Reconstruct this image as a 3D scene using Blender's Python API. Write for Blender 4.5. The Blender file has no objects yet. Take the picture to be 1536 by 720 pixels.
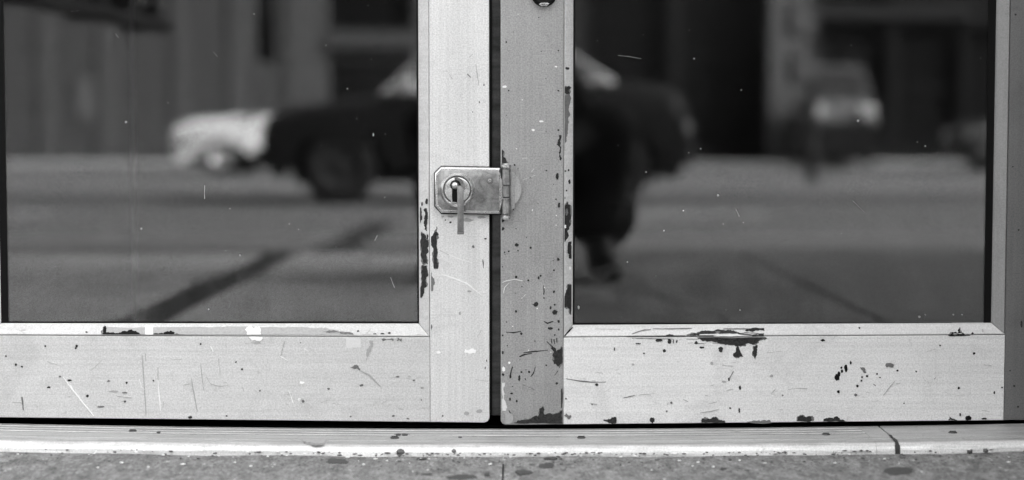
import bpy, bmesh, math, random
from mathutils import Vector, Matrix
from mathutils.geometry import delaunay_2d_cdt
random.seed(7)
S = bpy.context.scene
COL = S.collection
R = math.radians

# ------------------------------------------------------------------ camera, sky, sun, exposure
F = 2500.0                      # focal length in photo pixels (photo is 1536 wide)
CY, CH = -2.0, 0.354            # camera stands 2 m before the doors, low over the pavement
PITCH = math.atan(143.0/F)
cam = bpy.data.cameras.new('camera'); cam_o = bpy.data.objects.new('camera', cam); COL.objects.link(cam_o)
cam_o.location = (0, CY, CH); cam_o.rotation_euler = (math.pi/2-PITCH, 0, 0)
cam.sensor_width = 36.0; cam.lens = 36.0*F/1536.0
cam.clip_start = 0.02; cam.clip_end = 3000
cam.dof.use_dof = True; cam.dof.focus_distance = 2.0; cam.dof.aperture_fstop = 2.3; cam.dof.aperture_blades = 0
S.camera = cam_o
SUN_AZ, SUN_EL = 112.0, 32.0    # sun stands behind the shop: the doors are in open shade, the far side of the street is lit
w = bpy.data.worlds.new('World'); S.world = w; w.use_nodes = True
nt = w.node_tree; nt.nodes.clear()
sky = nt.nodes.new('ShaderNodeTexSky'); sky.sky_type = 'NISHITA'; sky.sun_disc = False
sky.sun_elevation = R(SUN_EL); sky.sun_rotation = R(180-SUN_AZ); sky.air_density = 1.5; sky.dust_density = 9.0
bw = nt.nodes.new('ShaderNodeRGBToBW'); bg = nt.nodes.new('ShaderNodeBackground'); bg.inputs['Strength'].default_value = 0.15
out = nt.nodes.new('ShaderNodeOutputWorld')
nt.links.new(sky.outputs[0], bw.inputs[0]); nt.links.new(bw.outputs[0], bg.inputs[0]); nt.links.new(bg.outputs[0], out.inputs[0])
sun = bpy.data.lights.new('sun', 'SUN'); sun.energy = 3.0; sun.angle = R(4); sun.color = (1, 1, 1)
sun_o = bpy.data.objects.new('sun', sun); COL.objects.link(sun_o)
sd = Vector((math.sin(R(SUN_AZ))*math.cos(R(SUN_EL)), -math.cos(R(SUN_AZ))*math.cos(R(SUN_EL)), math.sin(R(SUN_EL))))
sun_o.rotation_euler = sd.to_track_quat('Z', 'Y').to_euler(); sun_o.location = (3, -4, 8)
S.view_settings.view_transform = 'Standard'; S.view_settings.look = 'None'
S.view_settings.gamma = 1.0; S.view_settings.exposure = 3.25; S.view_settings.use_curve_mapping = False

# ------------------------------------------------------------------ helpers
sp, cp = math.sin(PITCH), math.cos(PITCH)
def P(px, py, y=0.0):
    """point of the photograph on the upright plane y -> (x, z)"""
    a = (px-768)/F; b = -(py-360)/F
    t = (y-CY)/(cp+b*sp)
    return a*t, CH+t*(-sp+b*cp)
def X(px, py=505, y=0.0): return P(px, py, y)[0]
def Z(py, y=0.0): return P(768, py, y)[1]
def G(px, py, z=0.0):
    """point of the photograph on level z -> (x, y)"""
    a = (px-768)/F; b = -(py-360)/F
    t = (z-CH)/(-sp+b*cp)
    return a*t, CY+t*(cp+b*sp)

def tag(o, label=None, cat=None, group=None, kind=None):
    if label: o['label'] = label
    if cat: o['category'] = cat
    if group: o['group'] = group
    if kind: o['kind'] = kind
    return o
def empty(name, loc=(0, 0, 0), rz=0, parent=None):
    o = bpy.data.objects.new(name, None); COL.objects.link(o); o.location = loc; o.rotation_euler = (0, 0, rz)
    o.empty_display_size = 0.05
    o.parent = parent
    return o
def obj(name, bm, mat, parent=None, smooth=False, loc=None):
    me = bpy.data.meshes.new(name)
    bmesh.ops.recalc_face_normals(bm, faces=bm.faces)
    bm.to_mesh(me); bm.free()
    if smooth:
        for p in me.polygons: p.use_smooth = True
    for m in (mat if isinstance(mat, (list, tuple)) else [mat]): me.materials.append(m)
    o = bpy.data.objects.new(name, me); COL.objects.link(o); o.parent = parent
    if loc: o.location = loc
    return o
def flatshade(o, ang=35):
    me = o.data
    for p in me.polygons: p.use_smooth = True
    try: me.set_sharp_from_angle(angle=R(ang))
    except Exception: pass
    return o
def box(bm, x0, x1, y0, y1, z0, z1, bev=0.0, seg=2):
    v = [bm.verts.new(c) for c in ((x0, y0, z0), (x1, y0, z0), (x1, y1, z0), (x0, y1, z0), (x0, y0, z1), (x1, y0, z1), (x1, y1, z1), (x0, y1, z1))]
    fs = [bm.faces.new([v[i] for i in q]) for q in ((0, 3, 2, 1), (4, 5, 6, 7), (0, 1, 5, 4), (1, 2, 6, 5), (2, 3, 7, 6), (3, 0, 4, 7))]
    if bev > 0:
        es = list({e for f in fs for e in f.edges})
        bmesh.ops.bevel(bm, geom=es, offset=bev, segments=seg, affect='EDGES', profile=0.5)
    return bm
def BX(*a, **k): return box(bmesh.new(), *a, **k)
def prism(poly, y0, y1, bev=0.0, seg=2, bm=None, only_front=True):
    """xz outline pushed from y0 (front) to y1 (back)"""
    bm = bm or bmesh.new()
    a = [bm.verts.new((x, y0, z)) for x, z in poly]; b = [bm.verts.new((x, y1, z)) for x, z in poly]
    f = bm.faces.new(a); g = bm.faces.new(b[::-1]); n = len(poly); sides = []
    for i in range(n): sides.append(bm.faces.new((a[i], b[i], b[(i+1) % n], a[(i+1) % n])))
    if bev > 0:
        es = list(f.edges) + ([] if only_front else list(g.edges)+[e for s in sides for e in s.edges])
        bmesh.ops.bevel(bm, geom=list(set(es)), offset=bev, segments=seg, affect='EDGES', profile=0.5)
    return bm
def disc_lathe(prof, cx, cz, n=40, bm=None):
    """prof: list of (radius, y); revolved about an axis along y"""
    bm = bm or bmesh.new(); rings = []
    for r, y in prof:
        if r < 1e-6: rings.append([bm.verts.new((cx, y, cz))])
        else: rings.append([bm.verts.new((cx+r*math.cos(2*math.pi*i/n), y, cz+r*math.sin(2*math.pi*i/n))) for i in range(n)])
    for A, B in zip(rings, rings[1:]):
        for i in range(n):
            j = (i+1) % n
            if len(A) == 1 and len(B) == 1: continue
            if len(A) == 1: bm.faces.new((A[0], B[i], B[j]))
            elif len(B) == 1: bm.faces.new((A[i], B[0], A[j]))
            else: bm.faces.new((A[i], B[i], B[j], A[j]))
    return bm
def zlathe(prof, cx, cy, n=24, bm=None):
    """prof: list of (radius, z); revolved about an upright axis"""
    bm = bm or bmesh.new(); rings = []
    for r, z in prof:
        if r < 1e-6: rings.append([bm.verts.new((cx, cy, z))])
        else: rings.append([bm.verts.new((cx+r*math.cos(2*math.pi*i/n), cy+r*math.sin(2*math.pi*i/n), z)) for i in range(n)])
    for A, B in zip(rings, rings[1:]):
        for i in range(n):
            j = (i+1) % n
            if len(A) == 1: bm.faces.new((A[0], B[i], B[j]))
            elif len(B) == 1: bm.faces.new((A[i], B[0], A[j]))
            else: bm.faces.new((A[i], B[i], B[j], A[j]))
    return bm

# ------------------------------------------------------------------ materials
class NB:
    def __init__(s, name):
        s.m = bpy.data.materials.new(name); s.m.use_nodes = True
        s.t = s.m.node_tree; s.t.nodes.clear()
        s.o = s.t.nodes.new('ShaderNodeOutputMaterial'); s.b = s.t.nodes.new('ShaderNodeBsdfPrincipled')
        s.t.links.new(s.b.outputs[0], s.o.inputs[0])
        s.tc = s.t.nodes.new('ShaderNodeTexCoord').outputs['Object']
    def L(s, a, b): s.t.links.new(a, b)
    def map(s, sc=(1, 1, 1), rot=(0, 0, 0)):
        n = s.t.nodes.new('ShaderNodeMapping'); n.inputs['Scale'].default_value = sc; n.inputs['Rotation'].default_value = rot
        s.L(s.tc, n.inputs[0]); return n.outputs[0]
    def noise(s, scale, detail=4, rough=0.6, vec=None, dist=0.0):
        n = s.t.nodes.new('ShaderNodeTexNoise'); n.inputs['Scale'].default_value = scale; n.inputs['Detail'].default_value = detail
        n.inputs['Roughness'].default_value = rough; n.inputs['Distortion'].default_value = dist
        s.L(vec if vec is not None else s.tc, n.inputs['Vector']); return n.outputs['Fac']
    def voro(s, scale, vec=None):
        n = s.t.nodes.new('ShaderNodeTexVoronoi'); n.inputs['Scale'].default_value = scale
        s.L(vec if vec is not None else s.tc, n.inputs['Vector']); return n.outputs['Distance']
    def rng(s, v, a, b, c, d):
        n = s.t.nodes.new('ShaderNodeMapRange'); s.L(v, n.inputs[0])
        for i, q in enumerate((a, b, c, d)): n.inputs[i+1].default_value = q
        return n.outputs[0]
    def math(s, op, a, b):
        n = s.t.nodes.new('ShaderNodeMath'); n.operation = op
        for i, q in enumerate((a, b)):
            if isinstance(q, (int, float)): n.inputs[i].default_value = q
            else: s.L(q, n.inputs[i])
        return n.outputs[0]
    def mul(s, a, b): return s.math('MULTIPLY', a, b)
    def add(s, a, b): return s.math('ADD', a, b)
    def sep(s, v=None):
        n = s.t.nodes.new('ShaderNodeSeparateXYZ'); s.L(v if v is not None else s.tc, n.inputs[0]); return n.outputs
    def col(s, v):
        n = s.t.nodes.new('ShaderNodeCombineColor'); [s.L(v, n.inputs[i]) for i in range(3)]
        s.L(n.outputs[0], s.b.inputs['Base Color'])
    def rough(s, v):
        if isinstance(v, (int, float)): s.b.inputs['Roughness'].default_value = v
        else: s.L(v, s.b.inputs['Roughness'])
    def bump(s, v, strength=0.3, dist=0.001):
        n = s.t.nodes.new('ShaderNodeBump'); n.inputs['Strength'].default_value = strength; n.inputs['Distance'].default_value = dist
        s.L(v, n.inputs['Height']); s.L(n.outputs[0], s.b.inputs['Normal'])
def plain(name, v, rough=0.6, metal=0.0, var=0.12, scale=60, bump=0.0, spec=0.5):
    n = NB(name); n.b.inputs['Specular IOR Level'].default_value = spec; f = n.noise(scale, 5, 0.65)
    n.col(n.rng(f, 0.2, 0.8, v*(1-var), v*(1+var))); n.rough(rough); n.b.inputs['Metallic'].default_value = metal
    if bump: n.bump(n.noise(scale*3, 5, 0.7), bump, 0.002)
    return n.m
def paint(name, v, blotch=0.10, grain=0.13, streak='x', rough=0.5, specks=0.5):
    """old sprayed paint on aluminium: grain, blotches, faint drag marks, pin-prick specks"""
    n = NB(name)
    a = n.rng(n.noise(7, 6, 0.65), 0.25, 0.75, 1-blotch, 1+blotch*0.6)
    b = n.rng(n.noise(540, 1, 0.6), 0.28, 0.72, 1-grain*1.25, 1+grain*1.25)
    sc = (3, 3, 260) if streak == 'x' else (260, 3, 3)
    c = n.rng(n.noise(1.0, 4, 0.7, n.map(sc)), 0.3, 0.7, 0.90, 1.05)
    d = n.mul(n.rng(n.noise(45, 5, 0.75, None, 0.6), 0.60, 0.74, 1.0, 0.80), n.rng(n.noise(13, 6, 0.7, None, 0.9), 0.54, 0.70, 1.0, 0.86))
    vv = n.voro(95); e = n.rng(vv, 0.035, 0.075, 0.25, 1.0)
    gate = n.rng(n.noise(11, 3, 0.6), 0.56, 0.62, 0.0, specks)
    e2 = n.math('SUBTRACT', 1.0, n.mul(gate, n.math('SUBTRACT', 1.0, e)))
    s2 = n.rng(n.noise(1.0, 3, 0.6, n.map((14, 14, 900), (0, 0.5, 0))), 0.66, 0.74, 1.0, 0.80)
    x = n.mul(n.mul(n.mul(a, b), n.mul(c, d)), n.mul(e2, s2))
    n.col(n.mul(x, v)); n.rough(n.rng(n.noise(30, 4), 0.3, 0.7, rough-0.08, rough+0.12))
    n.bump(n.add(n.noise(420, 3, 0.7), n.mul(n.noise(40, 4), 2.0)), 0.18, 0.0006)
    return n.m
M = {}
M['paint_l'] = paint('pale_door_paint', 0.58, 0.09, 0.13, 'x')
M['paint_lv'] = paint('pale_stile_paint', 0.74, 0.08, 0.13, 'z', specks=0.3)
M['paint_rv'] = paint('dull_grey_stile_paint', 0.36, 0.22, 0.17, 'z', 0.55, 0.9)
M['paint_r'] = paint('pale_rail_paint', 0.74, 0.08, 0.12, 'x')
M['bead'] = paint('bead_paint', 0.60, 0.08, 0.10, 'x', 0.42)
M['bead_r'] = paint('bead_shaded_paint', 0.22, 0.08, 0.10, 'z', 0.45)  # right outer bead: the shade on that side is put into its colour
M['stile_far'] = paint('worn_shaded_stile_paint', 0.15, 0.12, 0.15, 'z', 0.5)  # darker outer stile, with the right-hand shade put into its paint
def chipmat(name, v, var=0.5):
    n = NB(name); a = n.rng(n.noise(380, 4, 0.8), 0.3, 0.7, v*(1-var), v*(1+var)); n.col(a); n.rough(0.6); n.b.inputs['Specular IOR Level'].default_value = .5 if v > .1 else .12
    n.bump(n.noise(500, 3), 0.3, 0.0006); return n.m
M['chip'] = chipmat('dark_primer', 0.032, .75); M['chip_b'] = chipmat('black_grime', 0.006)
M['chip_g'] = chipmat('grey_primer', 0.15, 0.25); M['chip_m'] = chipmat('pale_grey_primer', 0.36, 0.18)
M['chip_l'] = chipmat('pale_paint_patch', .64, .1); M['leaf'] = paint('rubbed_leaf_paint', .42, .2, .15, 'z'); M['scr_w'] = chipmat('bare_bright_scratch', 0.82, 0.06); M['scr_d'] = chipmat('grimy_scratch', 0.13, 0.35)
M['scr_g'] = chipmat('faint_scratch', 0.38, 0.25)
M['putty'] = chipmat('white_putty', 0.9, 0.06)
M['gasket'] = plain('black_rubber', 0.008, 0.8, spec=.08)
M['void'] = plain('dark_interior', 0.02, 0.8)
M['void_floor'] = plain('dark_floor', 0.06, 0.5)
n = NB('dusty_strip_aluminium'); z = n.sep()[2]
n.col(n.mul(n.rng(n.noise(20, 4, 0.6, n.map((1, 1, 4))), 0.3, 0.7, 0.05, 0.13), n.rng(n.noise(500, 2), 0.3, 0.7, 0.85, 1.15)))
n.b.inputs['Metallic'].default_value = 0.8; n.rough(0.32); M['strip'] = n.m
# glass: a half mirror in front of a dark shop
def glassmat():
    m = bpy.data.materials.new('reflective_glass'); m.use_nodes = True; t = m.node_tree; t.nodes.clear()
    o = t.nodes.new('ShaderNodeOutputMaterial'); mx = t.nodes.new('ShaderNodeMixShader'); tr = t.nodes.new('ShaderNodeBsdfTransparent')
    gl = t.nodes.new('ShaderNodeBsdfGlossy'); fr = t.nodes.new('ShaderNodeFresnel'); fr.inputs['IOR'].default_value = 2.05
    tr.inputs[0].default_value = (.5, .5, .5, 1); gl.inputs['Roughness'].default_value = 0.0
    # thin film of dust that scatters a little light
    df = t.nodes.new('ShaderNodeBsdfDiffuse'); df.inputs[0].default_value = (.6, .6, .6, 1)
    mx2 = t.nodes.new('ShaderNodeMixShader'); tc = t.nodes.new('ShaderNodeTexCoord'); ns = t.nodes.new('ShaderNodeTexNoise')
    ns.inputs['Scale'].default_value = 5; ns.inputs['Detail'].default_value = 6
    mr = t.nodes.new('ShaderNodeMapRange'); mr.inputs[1].default_value = .35; mr.inputs[2].default_value = .75; mr.inputs[3].default_value = .0005; mr.inputs[4].default_value = .007
    g = t.nodes.new('ShaderNodeTexNoise'); g.inputs['Scale'].default_value = 700; g.inputs['Detail'].default_value = 2
    gr = t.nodes.new('ShaderNodeMapRange'); gr.inputs[1].default_value = .3; gr.inputs[2].default_value = .7; gr.inputs[3].default_value = .3; gr.inputs[4].default_value = 1.7
    ml = t.nodes.new('ShaderNodeMath'); ml.operation = 'MULTIPLY'
    L = t.links.new
    L(tc.outputs['Object'], ns.inputs['Vector']); L(ns.outputs['Fac'], mr.inputs[0]); L(tc.outputs['Object'], g.inputs['Vector']); L(g.outputs['Fac'], gr.inputs[0])
    # grime gathers low on the pane, in smears
    sx = t.nodes.new('ShaderNodeSeparateXYZ'); L(tc.outputs['Object'], sx.inputs[0])
    lowm = t.nodes.new('ShaderNodeMapRange'); L(sx.outputs[2], lowm.inputs[0])
    for i, q in enumerate((.12, .30, .10, 0.0)): lowm.inputs[i+1].default_value = q
    sm = t.nodes.new('ShaderNodeTexNoise'); sm.inputs['Scale'].default_value = 16; sm.inputs['Detail'].default_value = 7; sm.inputs['Roughness'].default_value = .7; sm.inputs['Distortion'].default_value = 1.2; L(tc.outputs['Object'], sm.inputs['Vector'])
    smr = t.nodes.new('ShaderNodeMapRange'); L(sm.outputs['Fac'], smr.inputs[0])
    for i, q in enumerate((.48, .75, 0.0, 1.0)): smr.inputs[i+1].default_value = q
    m1 = t.nodes.new('ShaderNodeMath'); m1.operation = 'MULTIPLY'; L(lowm.outputs[0], m1.inputs[0]); L(smr.outputs[0], m1.inputs[1])
    ad = t.nodes.new('ShaderNodeMath'); ad.operation = 'ADD'; L(mr.outputs[0], ad.inputs[0]); L(m1.outputs[0], ad.inputs[1])
    gg = t.nodes.new('ShaderNodeTexNoise'); gg.inputs['Scale'].default_value = 560; gg.inputs['Detail'].default_value = 1; L(tc.outputs['Object'], gg.inputs['Vector'])
    g2 = t.nodes.new('ShaderNodeMapRange'); L(gg.outputs['Fac'], g2.inputs[0])
    for i, q in enumerate((.28, .72, .70, 1.0)): g2.inputs[i+1].default_value = q
    L(g2.outputs[0], gl.inputs[0])
    L(ad.outputs[0], ml.inputs[0]); L(gr.outputs[0], ml.inputs[1])
    L(fr.outputs[0], mx.inputs[0]); L(tr.outputs[0], mx.inputs[1]); L(gl.outputs[0], mx.inputs[2])
    L(ml.outputs[0], mx2.inputs[0]); L(mx.outputs[0], mx2.inputs[1]); L(df.outputs[0], mx2.inputs[2]); L(mx2.outputs[0], o.inputs[0])
    return m
M['glass'] = glassmat()
def metalmat(name, v, rough, stain=0.5, sc=70):
    n = NB(name); a = n.rng(n.noise(sc, 6, 0.7, None, 0.5), 0.35, 0.72, v*(1-stain), v); g = n.rng(n.noise(650, 2), .3, .7, .88, 1.12)
    n.col(n.mul(a, g)); n.b.inputs['Metallic'].default_value = 0.9
    n.rough(n.rng(n.noise(90, 5), 0.3, 0.7, rough-.08, rough+.14)); n.bump(n.noise(260, 4, .7), .15, .0006); return n.m
M['steel'] = metalmat('tarnished_plated_steel', 0.52, 0.34, .65)
M['steel_b'] = metalmat('polished_worn_steel', 0.80, 0.24, 0.35)
M['steel_d'] = metalmat('dull_strip_steel', 0.36, 0.42, 0.35)
def thr():
    n = NB('trodden_aluminium'); yw = n.rng(n.add(n.sep()[1], n.mul(n.noise(25, 4), .012)), -.044, -.036, 1.3, .80); a = n.mul(yw, n.rng(n.noise(1, 6, .75, n.map((7, 160, 160))), .3, .7, .34, .72)); b = n.rng(n.noise(60, 6, .75), .58, .75, 1, .55)
    g = n.rng(n.noise(520, 2), .3, .7, .85, 1.15); n.col(n.mul(n.mul(a, b), g)); n.b.inputs['Metallic'].default_value = .35
    n.rough(n.rng(n.noise(40, 4), .3, .7, .34, .6)); n.bump(n.noise(1, 4, .7, n.map((12, 320, 320))), .5, .0012); return n.m
M['thr'] = thr()
def concrete(name, v, aggr=True, stain=True, big=1.6):
    n = NB(name); a = n.rng(n.noise(big, 5, .6), .3, .7, .82, 1.14); b = n.rng(n.noise(60, 6, .8, n.map((1, .45, 1))), .34, .66, .45, 1.5)
    g = n.rng(n.noise(300, 4, .85, n.map((1, .4, 1))), .30, .70, .35, 1.65); x = n.mul(n.mul(a, b), g)
    pit = n.rng(n.voro(150, n.map((1, .4, 1))), .10, .22, .25, 1.0); x = n.mul(x, pit)
    if stain:
        x = n.mul(x, n.rng(n.noise(14, 5, .7, None, .8), .60, .74, 1, .6))
        x = n.mul(x, n.rng(n.noise(110, 3, .7, n.map((1, .35, 1))), .64, .70, 1, 1.9))
    n.col(n.mul(x, v)); n.rough(.85); n.bump(n.add(n.noise(300, 4, .8), n.mul(n.noise(70, 4), 1.5)), .5, .003); return n.m
M['conc'] = concrete('worn_concrete', 0.48); M['conc_b'] = concrete('worn_concrete_shaded', 0.15); M['conc_n'] = concrete('grimy_doorstep_concrete', 0.20); M['kerb'] = concrete('kerb_stone', .16)  # darker concrete: shade over the right-hand slabs put into its colour
M['tar'] = plain('tar_joint', 0.03, .7, bump=.3); M['gum'] = plain('trodden_gum', 0.06, .8, 0, .5, 300)
# road: lanes laid at different times
n = NB('patched_asphalt'); xyz = n.sep(); y = xyz[1]
ramp = n.t.nodes.new('ShaderNodeValToRGB'); n.L(n.rng(n.add(y, n.mul(n.noise(.25, 2), .5)), -40, 0, 0, 1), ramp.inputs[0])
cr = ramp.color_ramp; cr.interpolation = 'LINEAR'
def yy(d): return (40-d)/40          # d = metres in front of the doors
stops = [(36, .06), (20, .085), (15.2, .09), (14.2, .04), (11.6, .036), (11.0, .065), (8.2, .07), (8.0, .03), (7.9, .075), (5.9, .08), (5.4, .075), (3.6, .07)]
while len(cr.elements) < len(stops): cr.elements.new(.5)
for e, (d, v) in zip(cr.elements, stops): e.position = yy(d); e.color = (v, v, v, 1)
n.col(n.mul(ramp.outputs[0], n.mul(n.rng(n.noise(.7, 5, .6), .3, .7, .85, 1.12), n.rng(n.noise(80, 4, .8), .3, .7, .7, 1.3)))); n.rough(.8)
n.bump(n.noise(120, 4), .4, .004); M['road'] = n.m
M['ground'] = plain('far_ground', .16, .9, scale=2)
M['lane'] = plain('worn_lane_paint', .55, .7, var=.3, scale=12)

# ------------------------------------------------------------------ setting: ground, road, kerbs, pavement
def struct(name, bm, mat, parent=None):
    o = obj(name, bm, mat, parent)
    if parent is None: o['kind'] = 'structure'
    return o
def sheet(x0, x1, y0, y1, z):
    bm = bmesh.new(); bm.faces.new([bm.verts.new(c) for c in ((x0, y0, z), (x1, y0, z), (x1, y1, z), (x0, y1, z))]); return bm
struct('ground', sheet(-900, 900, -900, -42, -.16), M['ground'])
struct('road', sheet(-120, 120, -34, -3.4, -.13), M['road'])
for (x0, x1, d) in ((-60, 60, 9.6),):
    k = x0
    while k < x1:
        ln = struct('lane_line', sheet(k, k+1.8, -d-.06, -d+.06, -.126), M['lane']); k += 5.0
struct('dark_road_strip', sheet(-.90, -.72, -8.4, -3.56, -.126), plain('dark_strip_matt', .022, .85, spec=.1))  # narrow dark strip running out across the road
kb = struct('kerb', None or BX(-60, 60, -3.55, -3.40, -.20, .004, .015), M['kerb'])
struct('far_kerb', BX(-60, 60, -30.2, -30.05, -.2, .0, .015), M['kerb'])
struct('far_pavement', BX(-60, 60, -45, -30.2, -.2, -.006), M['conc'])
def slab_z(x, y):
    xx = max(min(x, 1.6), -1.6); return bow(xx)*math.exp(-max(0, -.112-y)*5)+(.0005*math.sin(37*x+11*y)+.0004*math.sin(23*x-61*y) if y > -1.02 and abs(x) < 1.5 else 0)
def bow(x): return 0.0065*min((x/0.62)**2, 1.6)
pav = empty('pavement'); pav['kind'] = 'structure'
xs = [-8.27+.75*i for i in range(0, 23)]
XJ = X(756, 676)                       # the joint that meets the doors' meeting edge
ys = [-.112, -1.02, -1.94, -2.86, -3.395]
for r in range(4):
    for i in range(-10, 10):
        x0 = XJ+.75*i; x1 = x0+.75
        g0 = .004; g1 = .004
        if i == -1: g0 = .065
        if i == -2: g1 = .065
        if i == 0: g0 = .0008
        if i == -1: g1 = .0012
        if i == 1: g0 = .014
        near = r == 0 and -2 <= i <= 1
        nx, ny = (24, 20) if near else (2, 2)
        bm = bmesh.new(); vv = []
        for a in range(nx+1):
            row = []
            for b in range(ny+1):
                x = x0+g0+(x1-g1-x0-g0)*a/nx; y = ys[r+1]+.004+(ys[r]-ys[r+1]-.006)*b/ny
                z = bow(x)*math.exp(-max(0, -.112-y)*5) if abs(x) < 1.6 else bow(.8)*math.exp(-max(0, -.112-y)*5)
                z += (.0005*math.sin(37*x+11*y)+.0004*math.sin(23*x-61*y)) if near else 0
                edge = a in (0, nx) or b in (0, ny)
                row.append(bm.verts.new((x, y, z-(.002 if edge and near else 0))))
            vv.append(row)
        for a in range(nx):
            for b in range(ny): bm.faces.new((vv[a][b], vv[a+1][b], vv[a+1][b+1], vv[a][b+1]))
        ring = [vv[a][0] for a in range(nx+1)]+[vv[nx][b] for b in range(1, ny+1)]+[vv[a][ny] for a in range(nx-1, -1, -1)]+[vv[0][b] for b in range(ny-1, 0, -1)]
        low = [bm.verts.new((v.co.x, v.co.y, -.06)) for v in ring]
        for q in range(len(ring)): bm.faces.new((ring[q], low[q], low[(q+1) % len(ring)], ring[(q+1) % len(ring)]))
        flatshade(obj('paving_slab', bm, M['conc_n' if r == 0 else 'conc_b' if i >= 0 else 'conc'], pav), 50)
obj('joint_bed', sheet(-8, 8, -3.395, -.05, -.012), M['tar'], pav)

# ------------------------------------------------------------------ the shop front that holds the doors
stucco = plain('grey_stucco', .34, .8, scale=20, bump=.4); stone = plain('dark_granite', .04, .5, scale=90)
shop = empty('shop_front'); tag(shop, 'rendered shop front that frames the glass doors, with a projecting dark pier', 'building')
XL, XR = X(-118), X(1602)
obj('wall', BX(-40, XL-.05, -.02, .25, -.05, 9, .004), stucco, shop)
obj('wall', BX(XR+.055, 40, -.018, .25, -.05, 9, .004), stucco, shop)
obj('wall_over_doors', BX(XL-.05, XR+.055, -.016, .25, 2.26, 9), stucco, shop)
obj('pier', BX(XR+.052, XR+.60, -.50, -.020, -.03, 5.0, .006), stone, shop)
fm = M['paint_lv']
obj('door_jamb', BX(XL-.045, XL-.006, .002, .12, .0, 2.2, .002), fm, shop)
obj('door_jamb', BX(XR+.006, XR+.05, .002, .12, .0, 2.2, .002), M['stile_far'], shop)
obj('door_head', BX(XL-.045, XR+.05, .003, .118, 2.2, 2.255, .002), fm, shop)
obj('inner_back_wall', BX(-4, 4, 4.5, 4.6, -.05, 2.6), M['void'], shop)
obj('inner_side_wall', BX(-4.1, -4, .25, 4.6, -.05, 2.6), M['void'], shop)
obj('inner_side_wall', BX(4, 4.1, .25, 4.6, -.05, 2.6), M['void'], shop)
obj('inner_ceiling', BX(-4, 4, .25, 4.5, 2.6, 2.7), M['void'], shop)
obj('inner_floor', BX(-4, 4, .09, 4.5, -.08, .0), M['void_floor'], shop)

# ------------------------------------------------------------------ surface marks (chips, scratches, grime)
def sub_outline(pts, amp, rnd, depth=3):
    for _ in range(depth):
        q = []
        for i, p in enumerate(pts):
            b = pts[(i+1) % len(pts)]; q.append(p)
            dx, dy = b[0]-p[0], b[1]-p[1]; l = math.hypot(dx, dy)
            k = min(amp, l*.28)*rnd.uniform(-1, 1)
            t = rnd.uniform(.35, .65)
            if l > .8: q.append((p[0]+dx*t-dy/l*k, p[1]+dy*t+dx/l*k))
        pts = q; amp *= .6
    return pts
rnd = random.Random(3)
class Zone:
    """a flat or sloping face of the door: bounds in metres and depth y(x, z)"""
    def __init__(s, part, x0, x1, z0, z1, yf): s.part, s.b, s.yf = part, (x0, x1, z0, z1), yf; s.sloped = False
    def pt(s, px, py):
        y = 0.0
        for _ in range(3):
            x, z = P(px, py, y); x = min(max(x, s.b[0]), s.b[1]); z = min(max(z, s.b[2]), s.b[3]); y = s.yf(x, z)
        return x, y, z
LIFT = [0]
def mark(zone, pts, mat, name='paint_chip', lift=None, rough=2.4, thick=.0):
    if name == 'paint_chip' and mat in ('chip', 'chip_b') and min(max(p[k] for p in pts)-min(p[k] for p in pts) for k in (0, 1)) > 7:
        cx = sum(p[0] for p in pts)/len(pts); cy = sum(p[1] for p in pts)/len(pts); q = []
        for p in pts:
            l = math.hypot(p[0]-cx, p[1]-cy) or 1; e = rnd.uniform(-.6, 2.0); q.append((p[0]+(p[0]-cx)/l*e, p[1]+(p[1]-cy)/l*e))
        mark(zone, q, 'chip_g', 'primer_edge', .00018 if lift is None else lift*.6, rough)
    pts = sub_outline(pts, rough, rnd) if rough else pts
    LIFT[0] = (LIFT[0]+1) % 9
    lift = (.00025+.00005*LIFT[0]) if lift is None else lift
    if zone.sloped: lift += .0004
    n = len(pts)
    try: r = delaunay_2d_cdt([Vector(p) for p in pts], [(i, (i+1) % n) for i in range(n)], [list(range(n))], 1, 1e-3)
    except Exception: return
    if not r[2]: return
    bm = bmesh.new(); vs = []
    for p in r[0]:
        x, y, z = zone.pt(p[0], p[1]); vs.append(bm.verts.new((x, y-lift, z)))
    for t in r[2]:
        try: bm.faces.new([vs[i] for i in t])
        except ValueError: pass
    be = [e for e in bm.edges if e.is_boundary]
    ex = bmesh.ops.extrude_edge_only(bm, edges=be)
    for v in ex['geom']:
        if isinstance(v, bmesh.types.BMVert): v.co.y += lift+.0004
    o = obj(name, bm, M[mat], zone.part)
def dot(zone, cx, cy, w=4, h=None, mat='chip', name='paint_chip'):
    h = h or w; k = 7; a0 = rnd.uniform(0, 6)
    pts = [(cx+w/2*math.cos(a0+2*math.pi*i/k)*rnd.uniform(.75, 1.15), cy+h/2*math.sin(a0+2*math.pi*i/k)*rnd.uniform(.75, 1.15)) for i in range(k)]
    mark(zone, pts, mat, name, rough=.5)
def line(zone, pts, wd=1.6, mat='scr_d', name='scratch'):
    L, Rr = [], []
    for i, p in enumerate(pts):
        a = pts[max(i-1, 0)]; b = pts[min(i+1, len(pts)-1)]; dx, dy = b[0]-a[0], b[1]-a[1]; l = math.hypot(dx, dy) or 1
        h = wd/2*(.55 if i in (0, len(pts)-1) else 1)*rnd.uniform(.8, 1.15)
        L.append((p[0]-dy/l*h, p[1]+dx/l*h)); Rr.append((p[0]+dy/l*h, p[1]-dx/l*h))
    mark(zone, L+Rr[::-1], mat, name, rough=.35)

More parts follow.
